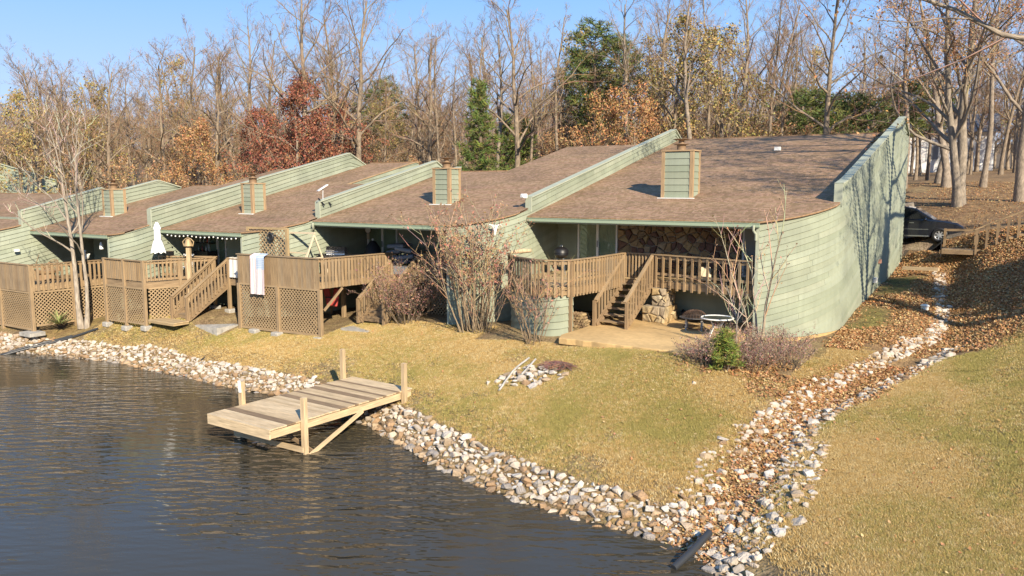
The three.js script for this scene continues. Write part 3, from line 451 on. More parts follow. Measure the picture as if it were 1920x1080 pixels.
function floorBoards(parent, poly, y, r, mats, w = .14) { // boards along x, clipped to the outline
  const z0 = Math.min(...poly.map(p => p[1])), z1 = Math.max(...poly.map(p => p[1]));
  for (let z = z0 + .005; z < z1; z += w + .008) { const zm = Math.min(z + w / 2, z1 - .001), xs = []; for (let i = 0; i < poly.length; i++) { const a = poly[i], b = poly[(i + 1) % poly.length]; if ((a[1] - zm) * (b[1] - zm) < 0) xs.push(lerp(a[0], b[0], (zm - a[1]) / (b[1] - a[1]))); } xs.sort((p, q) => p - q); for (let i = 0; i + 1 < xs.length; i += 2) if (xs[i + 1] - xs[i] > .1) mesh('floor_board', barG(V(xs[i], y - .018, zm), V(xs[i + 1], y - .018, zm), Math.min(w, z1 - z), .036, V(0, 1, 0), r() * 4), pick(mats, r), parent); }
}
function lattice(parent, a, b, y0, y1, pitch = .16, frame = true) { // diagonal lattice between two points, slats joined: too fine to pick apart
  const dx = b[0] - a[0], dz = b[1] - a[1], L = Math.hypot(dx, dz), ux = dx / L, uz = dz / L, nx = -uz, nz = ux, H = y1 - y0, m = new MB();
  const P = (s, t, o) => V(a[0] + ux * s + nx * o, y0 + t, a[1] + uz * s + nz * o);
  for (const sg of [1, -1]) for (let c = sg > 0 ? -H : 0; c < (sg > 0 ? L : L + H); c += pitch) { // s = c + sg * t
    let t0 = 0, t1 = H; if (sg > 0) { t0 = Math.max(0, -c); t1 = Math.min(H, L - c); } else { t0 = Math.max(0, c - L); t1 = Math.min(H, c); } if (t1 - t0 < .03) continue;
    m.bar(P(c + sg * t0, t0, sg * .006), P(c + sg * t1, t1, sg * .006), .04, .012, V(nx, 0, nz));
  }
  const o = mesh('lattice', m.geo(), M.lattice, parent); o.userData.kind = 'stuff';
  if (frame) for (const y of [y0, y1]) mesh('lattice_rail', barG(P(0, y - y0, .02), P(L, y - y0, .02), .03, .07), M.lattice, parent);
}
function stairs(parent, x0, x1, zt, yt, zb, yb, n, r, o = {}) { // down towards +z
  const s = new THREE.Group(); s.name = 'stair'; parent.add(s); const rise = (yt - yb) / n, run_ = (zb - zt) / (n - .3);
  for (let i = 1; i < n; i++) { const y = yt - rise * i, z = zt + run_ * (i - .55); mesh('tread', barG(V(x0 + .04, y - .02, z), V(x1 - .04, y - .02, z), run_ * 1.02, .04, V(0, 1, 0), r() * 3), pick(M.deck, r), s); if (o.closed) mesh('riser', boxG(x0 + .05, x1 - .05, y - rise + .005, y - .045, z + run_ * .42, z + run_ * .45), pick(M.deck, r), s); }
  const k = (yb - yt) / (zb - zt);
  for (const x of [x0, x1]) {
    const e = x === x0 ? -1 : 1; mesh('stringer', barG(V(x, yt - .2, zt), V(x, yb - .02 + .05, zb - .05), .045, .27), M.deck[1], s);
    const R0 = yt + .93, R1 = yb + .95; mesh('hand_rail', barG(V(x, R0 - .02, zt - .03), V(x, R1 - .02, zb + .05), .12, .045, V(0, 1, 0)), M.deck[2], s); mesh('hand_rail_board', barG(V(x, R0 - .1, zt), V(x, R1 - .1, zb), .035, .09, V(0, 1, 0)), M.deck[0], s);
    const np = Math.round((zb - zt) / (o.sp ?? .17)); for (let i = 0; i < np; i++) { const t = (i + .6) / np, z = lerp(zt, zb, t), yr = lerp(R0, R1, t) - .06, ys = lerp(yt, yb, t) - .08; mesh('picket', barG(V(x + e * .045, ys, z), V(x + e * .045, yr, z), .06, .05, V(1, 0, 0), r() * 2), pick(M.deck, r), s); }
    mesh('newel_post', boxG(x - .045 + e * .06, x + .045 + e * .06, yb - .05, R1 - .03, zb - .02, zb + .07), M.deck[1], s);
  }
  return s;
}
{ // nearest deck, with the rounded bay over a green skirt
  const d = thing('wooden_deck', 'brown raised deck with rounded bay railing and open stair over the stone pillar', 'deck'), r = rngOf(44), Y = 3.7;
  const bay = [[-12.45, -26.7], [-12.5, -24.6], [-12.68, -23.1], [-12.95, -22.75], [-13.35, -22.6], [-13.85, -22.66], [-14.45, -22.95], [-15.0, -23.3], [-15.45, -23.65], [-15.72, -24.1]];
  floorBoards(d, [[-15.8, -27.85], [-7.45, -27.85], [-7.45, -25.85], [-11.3, -26.72], ...bay], Y, r, M.pale);
  const o = { top: 4.62, bot: 3.38, sp: .3, w: .075, t: .05, mid: 3.92, rim: 3.56, capW: .13 };
  run(d, [-11.3, -26.72], [-7.47, -25.8], o, r); mesh('rim_board', barG(V(-7.47, 3.56, -25.85), V(-7.47, 3.56, -27.8), .04, .24), M.deck[1], d);
  const fl = [...bay].reverse(); for (let i = 0; i < fl.length - 1; i++) run(d, fl[i], fl[i + 1], { ...o, sp: fl[i][1] > -24.2 && i < 8 && i > 0 ? .19 : .2, w: .08 }, r);
  mesh('rim_board', barG(V(-12.45, 3.56, -26.72), V(-11.3, 3.56, -26.72), .04, .24), M.deck[1], d);
  // inner rail seen past the stair head
  for (let i = 0; i < 9; i++) mesh('picket', pick(picketGeo(.85, .05, .04), r), pick(M.deck, r), d, [-12.4 + i * .13, 3.72, -26.78]);
  mesh('cap_rail', boxG(-12.5, -11.25, 4.58, 4.62, -26.86, -26.72), M.deck[2], d);
  for (const [x, z] of [[-12.45, -26.7], [-11.3, -26.72], [-7.55, -25.9], [-12.68, -23.1]]) railPost(d, x, z, z > -24 ? 2 : 3.4, 4.58);
  for (let x = -15; x < -7.4; x += .8) mesh('joist', boxG(x - .02, x + .02, 3.44, 3.66, -27.8, x < -12.5 ? -23.4 : -26.75), M.deck[1], d);
  const s = stairs(d, -12.42, -11.32, -26.7, Y, -24.45, 2.2, 8, r, { sp: .22 });
  // curved green skirt wall under the bay
  const path = fl.slice(0, 9).map(p => [p[0] + .02, p[1] - .1]); let sl = 0; const pp = path.map((p, i) => { const a = path[Math.max(0, i - 1)], b = path[Math.min(path.length - 1, i + 1)], L = Math.hypot(b[0] - a[0], b[1] - a[1]); if (i) sl += Math.hypot(p[0] - path[i - 1][0], p[1] - path[i - 1][1]); return { x: p[0], z: p[1], nx: -(b[1] - a[1]) / L, nz: (b[0] - a[0]) / L, s: sl }; }).filter(q => q.x < -12.6 || q.z > -23.2);
  sidedWall(d, 'skirt_wall', pp, () => 1.75, () => 3.44, .12, .24, 441, M.green, .12); mesh('skirt_trim', boxG(-12.78, -12.68, 1.8, 3.44, -23.22, -23.1), M.trim, d);
  // rubble pillar
  const pl = mesh('stone_pillar', boxG(-11.25, -10.72, 2.2, 3.42, -27.3, -26.55), M.mortar, d); mesh('stone_footing', boxG(-11.5, -10.66, 2.2, 2.78, -27.3, -26.3), M.mortar, pl);
  voronoi(pl, 'stone', -11.27, -10.7, 2.78, 3.42, .3, M.paleStones, 442, (x, y, q) => V(x, y, -26.55 + q)); voronoi(pl, 'stone', -11.52, -10.64, 2.2, 2.8, .32, M.paleStones, 443, (x, y, q) => V(x, y, -26.3 + q)); voronoi(pl, 'stone', -27.3, -26.3, 2.2, 2.8, .32, M.paleStones, 444, (x, y, q) => V(-10.66 + q, y, x)); voronoi(pl, 'stone', -27.3, -26.55, 2.78, 3.42, .3, M.paleStones, 445, (x, y, q) => V(-10.72 + q, y, x));
}
{ // second deck: boarded balustrade, lattice below
  const d = thing('wooden_deck', 'brown deck with close boarded railing above tall lattice and a flag draped over it', 'deck'), r = rngOf(33), Y = 3.4;
  floorBoards(d, [[-26.9, -21.1], [-22.5, -21.3], [-22.05, -25.1], [-18.1, -25.0], [-18.1, -26.4], [-24.85, -26.4], [-24.85, -23.4], [-25.6, -22], [-26.5, -21.45]], Y, r, M.deck);
  const o = { top: 4.32, bot: 3.12, sp: .135, w: .128, t: .028, rim: 3.27, capW: .15 };
  run(d, [-26.95, -21.1], [-22.5, -21.3], o, r); run(d, [-22.5, -21.3], [-22.05, -25.05], { ...o, sp: .16, w: .115, bot: 3.15 }, r); run(d, [-20.75, -25.1], [-18.15, -25.0], { ...o, sp: .15, w: .1 }, r);
  mesh('rim_board', barG(V(-22.05, 3.27, -25.1), V(-20.75, 3.27, -25.1), .04, .24), M.deck[1], d);
  for (let i = 0; i < 8; i++) mesh('picket', pick(picketGeo(.8, .05, .03), r), pick(M.deck, r), d, [-21.9 + i * .14, 3.42, -25.9]);
  lattice(d, [-26.85, -21.05], [-24.75, -21.13], 1.32, 3.1); lattice(d, [-24.6, -21.14], [-22.55, -21.25], 1.34, 3.1); lattice(d, [-22.2, -23.9], [-22.1, -25.0], 1.75, 3.1); lattice(d, [-20.2, -25.05], [-18.9, -25.02], 1.85, 3.1);
  for (const [x, z, b] of [[-26.9, -21.05, 1.15], [-24.68, -21.12, 1.15], [-22.48, -21.24, 1.1], [-22.2, -23.85, 1.4], [-20.25, -25.05, 1.6], [-18.85, -25.02, 1.7], [-23.9, -23.9, 1.3], [-25, -24.2, 1.3]]) { mesh('post', boxG(x - .07, x + .07, b, 3.12, z - .07, z + .07), M.deck[2], d); }
  mesh('brace', barG(V(-22.45, 2.3, -21.4), V(-22.35, 3.1, -22.3), .05, .09), M.deck[0], d);
  for (let x = -26; x < -18.2; x += .8) mesh('joist', boxG(x - .02, x + .02, 3.15, 3.36, -26.3, x < -22.3 ? -21.4 : -25.1), M.deck[1], d);
  stairs(d, -22.0, -20.78, -25.1, Y, -22.85, 1.72, 9, r, { sp: .13, closed: true });
  for (const [x, z] of [[-24.68, -21.0], [-22.48, -21.15], [-26, -21]]) mesh('footing', new RoundedBoxGeometry(.42, .2, .34, 2, .06).translate(x, 1.22, z), M.paleConcrete, d);
  mesh('step_pad', boxG(-22.2, -20.8, 1.2, groundY(-21.5, -22.2) + .05, -22.8, -22.0), M.paleConcrete, d);
}
{ // third deck with the long stair
  const d = thing('wooden_deck', 'brown deck with thin balusters, lattice skirt and a long stair beside the closed umbrella', 'deck'), r = rngOf(22), Y = 3.06;
  floorBoards(d, [[-33.4, -19.25], [-30.65, -19.3], [-29.85, -22.1], [-27.1, -22.1], [-27.1, -23.5], [-32.3, -23.5], [-32.3, -20.6], [-33.2, -19.5]], Y, r, M.deck);
  const o = { top: 3.97, bot: 3.1, sp: .16, w: .055, t: .04, mid: 3.16, capW: .14, out: .03 };
  const rim = (a, b) => mesh('rim_board', barG(V(a[0], 2.93, a[1]), V(b[0], 2.93, b[1]), .05, .26), M.deck[0], d);
  for (const [a, b] of [[[-33.4, -19.25], [-30.65, -19.3]], [[-30.65, -19.3], [-29.85, -22.05]], [[-28.85, -22.1], [-27.0, -22.1]]]) { run(d, a, b, a[0] === -33.4 ? { ...o, sp: .13, w: .08 } : o, r); rim(a, b); }
  rim([-29.85, -22.1], [-28.85, -22.1]); run(d, [-32.2, -21.1], [-29.9, -22.3], { ...o, sp: .2, top: 3.98 }, r);
  for (const [x, z] of [[-33.4, -19.25], [-32, -19.27], [-30.65, -19.3], [-30.25, -20.7], [-29.85, -22.1], [-28.85, -22.1]]) { mesh('post', boxG(x - .06, x + .06, 1.15, 3.98, z - .06 + .05, z + .06 + .05), M.deck[2], d); mesh('footing', new RoundedBoxGeometry(.36, .22, .36, 2, .05).translate(x, groundY(x, z) + .03, z + .05), M.paleConcrete, d); }
  lattice(d, [-33.3, -19.2], [-32.05, -19.22], 1.3, 2.8); lattice(d, [-31.95, -19.22], [-30.72, -19.25], 1.32, 2.8); lattice(d, [-30.6, -19.4], [-29.95, -21.6], 1.42, 2.8);
  stairs(d, -29.8, -28.9, -22.1, Y, -19.95, 1.55, 8, r, { sp: .16, closed: true });
  const sp = mesh('step_platform', boxG(-30.4, -28.7, 1.42, 1.5, -19.9, -19.2), M.pale[1], d); for (let i = 0; i < 5; i++) mesh('plank', boxG(-30.42, -28.68, 1.503, 1.54, -19.9 + i * .142, -19.77 + i * .142), pick(M.pale, r), sp);
  const st = mesh('stone_base', boxG(-28.4, -26.8, 1.2, 2.75, -22.6, -22.2), M.mortar, d); voronoi(st, 'stone', -28.4, -27.3, 1.3, 2.75, .4, M.paleStones, 223, (x, y, q) => V(x, y, -22.2 + q));
}
{ // fourth deck, at the water end
  const d = thing('wooden_deck', 'brown deck with boarded railing and lattice skirt behind the forked bare tree', 'deck'), r = rngOf(11), Y = 2.78;
  floorBoards(d, [[-44, -17.3], [-36.06, -17.4], [-35.8, -20.6], [-33.5, -20.6], [-33.5, -22], [-39, -22], [-39, -19], [-44, -19]], Y, r, M.deck);
  const o = { top: 3.68, bot: 2.5, sp: .145, w: .135, t: .03, rim: 2.64, capW: .14 };
  run(d, [-44, -17.3], [-36.06, -17.4], o, r); run(d, [-36.06, -17.4], [-35.8, -20.6], { ...o, sp: .2, w: .1 }, r);
  for (const [a, b] of [[[-44, -17.25], [-41.2, -17.28]], [[-41.1, -17.28], [-38.6, -17.32]], [[-38.5, -17.32], [-36.12, -17.36]], [[-36, -17.5], [-35.9, -19.1]], [[-35.9, -19.2], [-35.76, -20.5]]]) lattice(d, a, b, .85 + (a[0] > -36.05 ? .15 : 0), 2.45);
  for (const [x, z] of [[-41.15, -17.28], [-38.55, -17.32], [-36.05, -17.4], [-35.9, -19.15], [-35.78, -20.55]]) mesh('post', boxG(x - .07, x + .07, .6, x === -36.05 ? 3.66 : 2.5, z - .07, z + .07), M.deck[2], d);
  mesh('footing', boxG(-36.4, -35.5, .62, .78, -17.6, -16.95), M.paleConcrete, d);
  run(d, [-35.75, -20.8], [-33.4, -20.8], { ...o, sp: .16, w: .06, top: 3.7 }, r);
}
// ---------------------------------------------------------------- boat dock
{
  const d = thing('boat_dock', 'small wooden dock of tan and brown planks reaching from the lawn into the pond', 'dock'), r = rngOf(66), Y = .9;
  const P = (s, t) => V(lerp(lerp(-18.38, -15.84, s), lerp(-18.12, -15.58, s), t), 0, lerp(lerp(-13.17, -13.1, s), lerp(-18.45, -18.36, s), t)); // s across, t from the water end to the shore
  const L = 5.28, n = 38, dark = new Set([4, 5, 17, 18, 21, 25, 26, 29, 33]);
  for (let i = 0; i < n; i++) { const t = (i + .5) / n, a = P(-.01, t).setY(Y - .018 + (r() - .5) * .006), b = P(1.01, t).setY(Y - .018 + (r() - .5) * .006); mesh('plank', barG(a, b, L / n - .008, .036, V(0, 1, 0), r() * 5), dark.has(i) ? pick(M.dockDark, r) : pick(M.dock, r), d); }
  const sd = (s, t0, t1, w = .045, h = .23, y = Y - .155) => barG(P(s, t0).setY(y), P(s, t1).setY(y), w, h); mesh('stringer', sd(.02, 0, 1), M.dock[1], d); mesh('stringer', sd(.98, 0, 1), M.dock[0], d); mesh('stringer', sd(.5, .02, .98), M.dock[1], d);
  mesh('end_board', barG(P(-.005, .004).setY(Y - .155), P(1.005, .004).setY(Y - .155), .045, .23), M.dock[2], d); mesh('end_board', barG(P(0.03, .996).setY(Y - .135), P(.97, .996).setY(Y - .135), .04, .19), M.dock[1], d);
  const post = (s, t, y0, y1, m) => { const p = P(s, t); return mesh('post', barG(V(p.x, y0, p.z), V(p.x, y1, p.z), .13, .13, V(1, 0, 0)), m, d); };
  post(1.035, .2, -1.1, 1.52, M.dock[0]); post(-.035, .22, -1.1, 1.55, M.dock[1]); post(1.035, .92, .3, 1.75, M.dock[1]); post(-.035, .935, .3, 1.85, M.dock[1]);
  const br = (s, t0, y0, t1, y1, m) => mesh('brace', barG(P(s, t0).setY(y0), P(s, t1).setY(y1), .045, .11), m, d); br(1.07, .2, -.08, .58, .72, M.dock[0]); br(-.07, .22, -.05, .5, .7, M.dockDark[0]); mesh('cross_beam', barG(P(-.05, .17).setY(.12), P(1.08, .17).setY(.16), .045, .14), M.dock[1], d); mesh('cross_beam', barG(P(.1, .24).setY(.72), P(1.05, .24).setY(.02), .045, .1), M.dockDark[0], d);
  const q = P(-.035, .22); const b = thingMesh('thermometer', new RoundedBoxGeometry(.09, .34, .03, 2, .01), M.white, 'white strip gauge fixed to the corner post of the dock', 'gauge', [q.x + .02, 1.42, q.z + .085], undefined, [0, .2, .08]);
}
// ---------------------------------------------------------------- rocks
const ROCKS = []; // {x, z, s, tone, kind}
{
  const r = rngOf(901);
  const near = new Map(), key = (x, z) => Math.floor(x / .5) + ',' + Math.floor(z / .5);
  const free = (x, z, s) => { const i = Math.floor(x / .5), j = Math.floor(z / .5); for (let a = -1; a <= 1; a++) for (let b = -1; b <= 1; b++) for (const q of near.get((i + a) + ',' + (j + b)) || []) if (Math.hypot(q.x - x, q.z - z) < (q.s + s) * .34) return false; return true; };
  const put = (x, z, s, kind, lift = 0) => { const q = { x, z, s, kind, lift, tone: r() }; ROCKS.push(q); const k = key(x, z); if (!near.has(k)) near.set(k, []); near.get(k).push(q); };
  // along the pond
  for (let pass = 0; pass < 3; pass++) for (let i = 0; i < SHORE.length - 1; i++) {
    const a = SHORE[i], b = SHORE[i + 1]; if (a[0] < -52 || b[1] > -11) continue; const L = Math.hypot(b[0] - a[0], b[1] - a[1]), nx = (b[1] - a[1]) / L, nz = -(b[0] - a[0]) / L;
    const n = L * [50, 190, 520][pass];
    for (let k = 0; k < n; k++) {
      const t = r(), wx = lerp(a[0], b[0], t), W = wx < -20 ? 1.08 : wx < -18.6 ? .9 : wx < -16.6 ? .45 : 1.0, d = -.18 + r() * W, s = [.22 + r() * .13, .15 + r() * .07, .08 + r() * .06][pass] * (wx < -19 ? .95 : 1);
      const x = wx + nx * d, z = lerp(a[1], b[1], t) + nz * d; if (x > -6.2 && d > .55 && z < -15) continue; if (wx > -5 && d > .45) continue;
      if (wx > -18.3 && wx < -16.2 && r() < .55) continue;
      if (free(x, z, s)) put(x, z, s, 'shore');
    }
  }
  // both edges of the ditch
  for (let pass = 0; pass < 3; pass++) for (let i = 0; i < DITCH.length - 2; i++) {
    const a = DITCH[i], b = DITCH[i + 1], L = Math.hypot(b[0] - a[0], b[1] - a[1]), ux = (b[0] - a[0]) / L, uz = (b[1] - a[1]) / L, n = L * [48, 170, 420][pass];
    for (let k = 0; k < n; k++) {
      const t = r(), w = lerp(a[3], b[3], t), z0 = lerp(a[1], b[1], t); let side = r() < .55 ? -1 : 1; // -1: house side
      if (z0 < -28.2 && side > 0) continue; if (z0 < -29 && r() < .25) continue;
      let off = side * (w * (z0 > -17.5 ? .35 + r() * .75 : .55 + (r() + r() - 1) * .3)); if (z0 > -19 && r() < .6) off = (r() - .42) * 2.3 * w; else if (z0 > -22.5 && r() < .22) off = (r() - .5) * 1.3 * w; if (z0 < -15.9 && z0 > -18.6 && off < .35 * w && off > -.95 * w && r() < .8) continue; if (z0 < -28.5) off = -.45 + (r() + r() - 1) * .28;
      const s = [.20 + r() * .13, .14 + r() * .08, .08 + r() * .06][pass] * (z0 < -28 ? .9 : 1), x = lerp(a[0], b[0], t) - uz * off, z = z0 + ux * off; if (x > -3.2 && z > -20) continue; if (free(x, z, s)) put(x, z, s, 'ditch');
    }
  }
  for (let k = 0; k < 130; k++) { const x = -12.0 + (r() + r() - 1) * 1.1, z = -19.55 + (r() + r() - 1) * .75, s = .14 + r() * .17; if (free(x, z, s)) put(x, z, s, 'pile', Math.max(0, .14 - .12 * Math.hypot(x + 12, z + 19.6))); }
  put(-13.15, -19.05, .3, 'lawn'); put(-7.35, -20.35, .22, 'lawn'); put(-6.2, -23.2, .2, 'lawn');
  const shapes = []; for (let k = 0; k < 9; k++) { const p = []; for (let i = 0; i < 13; i++) { const v = V(r() - .5, r() - .5, r() - .5).normalize().multiplyScalar(.42 + r() * .13); v.y *= .68; v.x *= 1 + .3 * (k % 3) / 2; p.push(v); } const g = new ConvexGeometry(p); const po = g.attributes.position, uv = []; for (let i = 0; i < po.count; i++) uv.push(po.getX(i) * .5 + po.getY(i) * .2, po.getZ(i) * .5 + po.getY(i) * .3); g.setAttribute('uv', new THREE.Float32BufferAttribute(uv, 2)); shapes.push(g); }
  const tones = [[.76, .67, .56], [.71, .60, .48], [.80, .73, .63], [.62, .53, .42], [.55, .40, .25], [.48, .31, .17], [.58, .44, .30], [.42, .37, .32], [.68, .57, .44]];
  const mats = tones.map(c => mat(c, { map: T_stone, bumpMap: T_rough, bumpScale: .02, roughness: .88 }));
  const toneOf = q => { const f = q.kind === 'shore' && q.x < -19 ? q.tone * .86 : q.kind === 'ditch' || q.kind === 'pile' ? q.tone * .82 : q.tone * .95; if (q.kind === 'shore' && shoreDist(q.x, q.z) < .14) return f < .3 ? 4 : f < .55 ? 5 : f < .75 ? 7 : 3; return f < .2 ? 0 : f < .38 ? 1 : f < .52 ? 2 : f < .64 ? 3 : f < .73 ? 4 : f < .81 ? 5 : f < .88 ? 6 : f < .92 ? 7 : 8; };
  for (const q of ROCKS) { q.view = q.s / Math.hypot(q.x, q.z, 6.5); q.tone = toneOf(q); q.rot = [(r() - .5) * .7, r() * 6.28, (r() - .5) * .7]; q.y = Math.max(groundY(q.x, q.z), -.12) + q.s * .05 + q.lift; q.shape = Math.floor(r() * 9); }
  ROCKS.sort((a, b) => b.view - a.view);
  const label = { shore: 'angular rock in the riprap band along the pond edge', ditch: 'angular rock lining the leaf filled drainage ditch', pile: 'angular rock in the small heap on the lawn', lawn: 'lone pale stone lying on the grass' }, group = { shore: 'rocks along the pond', ditch: 'rocks lining the ditch', pile: 'rocks heaped on the lawn', lawn: 'lone stones on the lawn' };
  const rest = []; let n = 0;
  for (const q of ROCKS) {
    if (n < 300) { const o = thingMesh('rock', shapes[q.shape], mats[q.tone], label[q.kind], 'rock', [q.x, q.y, q.z], group[q.kind], q.rot); o.scale.setScalar(q.s); n++; }
    else { const g = at(shapes[q.shape].clone().scale(q.s, q.s, q.s), q.x, q.y, q.z, ...q.rot), c = []; for (let i = 0; i < g.attributes.position.count; i++) c.push(...tones[q.tone]); g.setAttribute('color', new THREE.Float32BufferAttribute(c, 3)); rest.push(g); }
  }
  const st = mesh('riprap_stones', mergeGeometries(rest), new THREE.MeshStandardMaterial({ vertexColors: true, map: T_stone, roughness: .88 }), scene); st.userData = { kind: 'stuff', label: 'smaller riprap stones between the larger rocks by the pond and ditch', category: 'stones' };
  console.log('rocks', ROCKS.length);
}
// ---------------------------------------------------------------- fallen leaves and grass
{
  const r = rngOf(733), leaf = new MB(); // a curled leaf, about 10 cm
  const A = V(-.055, .012, 0), B = V(0, .0, -.03), C = V(.055, .016, 0), D = V(0, .004, .032); leaf.tri(A, D, B); leaf.tri(B, D, C); const g = leaf.geo();
  const spots = []; let tries = 0;
  while (spots.length < 78000 && tries < 900000) { tries++; const u = r(); let x, z; if (u < .34) { x = -5.3 + r() * 9; z = -27 - r() * 16; } else if (u < .60) { x = -6.4 + r() * 4.2; z = -13.8 - r() * 12; } else if (u < .86) { x = -8.2 + r() * 4; z = -21 - r() * 8; } else { x = -12 + r() * 24; z = -44 - r() * 24; } if (x < -5.2 && z < -27.3 && z > -43.2) continue; const w = leafy(x, z) * (1 - .8 * mossy(x, z)); if (r() < w * w) spots.push([x, z]); }
  for (let k = 0; k < 2600; k++) { const x = -24 + r() * 28, z = -11.5 - r() * 14; if (shoreDist(x, z) > 1.2 && !covered(x, z)) spots.push([x, z]); }
  for (let k = 0; k < 1500; k++) { const q = pick(ROCKS, r); if (q.kind !== 'pile') spots.push([q.x + (r() - .5) * .5, q.z + (r() - .5) * .5]); }
  const mesh_ = new THREE.InstancedMesh(g, new THREE.MeshStandardMaterial({ roughness: .9, side: THREE.DoubleSide }), spots.length), m = new THREE.Matrix4(), q = new THREE.Quaternion(), e = new THREE.Euler(), c = new THREE.Color();
  spots.forEach(([x, z], i) => { const s = (i > 78000 ? .45 : .55) + r() * .55; e.set((r() - .5) * 1.1, r() * 6.28, (r() - .5) * 1.1); q.setFromEuler(e); m.compose(V(x, groundY(x, z) + .012 + r() * .05, z), q, V(s, s, s)); mesh_.setMatrixAt(i, m); const t = r(); mesh_.setColorAt(i, t < .45 ? c.setRGB(.40 + r() * .12, .22 + r() * .06, .09 + r() * .04) : t < .8 ? c.setRGB(.28 + r() * .1, .14 + r() * .05, .06) : c.setRGB(.55, .37 + r() * .06, .19)); });
  mesh_.name = 'fallen_leaves'; mesh_.userData = { kind: 'stuff', label: 'dry brown oak leaves littering the ditch and slope', category: 'leaves' }; mesh_.castShadow = mesh_.receiveShadow = true; scene.add(mesh_); console.log('leaves', spots.length, tries);
}
{
  const r = rngOf(555), mk = seed => { const rr = rngOf(seed), b = new MB(); for (let k = 0; k < 6; k++) { const a = rr() * 6.28, d = rr() * .05, h = .022 + rr() * .028, l = (rr() - .5) * .06, l2 = (rr() - .5) * .06, w = .005 + rr() * .003, x = Math.cos(a) * d, z = Math.sin(a) * d, ca = Math.cos(a * 3) * w, sa = Math.sin(a * 3) * w; b.tri(V(x - ca, -.005, z - sa), V(x + ca, -.005, z + sa), V(x + l, h, z + l2)) ; } return b.geo(); };
  const list = []; let tries = 0;
  while (list.length < 330000 && tries < 1500000) {
    tries++; const u = r(); let x, z; if (u < .45) { x = -5 + r() * 7.5; z = -11 - r() * 20; } else { x = -34 + r() * 30; z = -14.2 - r() * 10.5; }
    const d2 = x * x + z * z; if (covered(x, z) || (z < -21.8 && x < -7.5 && x > -12.7)) continue; const s = shoreDist(x, z); if (s < .9 || (s < 1.7 && r() < .6)) continue; if (r() < leafy(x, z) * 1.15) continue; if (r() > 520 / d2 + .15) continue; if (r() < smooth(.56, .7, fbm(x * .6 + 31, z * .6, 108, 4)) * .7) continue;
    list.push([x, z]);
  }
  const geos = [mk(1), mk(2), mk(3)], n = Math.ceil(list.length / 3), m = new THREE.Matrix4(), q = new THREE.Quaternion(), c = new THREE.Color(), up = V(0, 1, 0), all = new MB();
  // one object: three tuft shapes side by side in one tuft geometry, turned at random
  const g = geos[0]; const gm = new THREE.InstancedMesh(mergeGeometries([geos[0], geos[1].translate(.05, 0, .04)]), new THREE.MeshStandardMaterial({ roughness: .9, side: THREE.DoubleSide }), list.length);
  list.forEach(([x, z], i) => { const s = (.6 + r() * .6); q.setFromAxisAngle(up, r() * 6.28); m.compose(V(x, groundY(x, z) - .004, z), q, V(s, s, s)); gm.setMatrixAt(i, m); const p = fbm(x * .22, z * .22, 101, 4), gg = fbm(x * .9 + 9, z * .9, 102, 3), k = smooth(.45, .66, p) * .55 + smooth(.52, .7, gg) * .4, v = .85 + r() * .4; r() < k ? gm.setColorAt(i, c.setRGB(.32 * v, .27 * v, .08 * v)) : r() < .25 ? gm.setColorAt(i, c.setRGB(.58 * v, .47 * v, .25 * v)) : gm.setColorAt(i, c.setRGB(.45 * v, .305 * v, .112 * v)); });
  gm.name = 'lawn_grass'; gm.userData = { kind: 'stuff', label: 'dormant straw coloured lawn grass around the pond', category: 'grass' }; gm.castShadow = gm.receiveShadow = true; scene.add(gm); console.log('grass', list.length, tries);
}
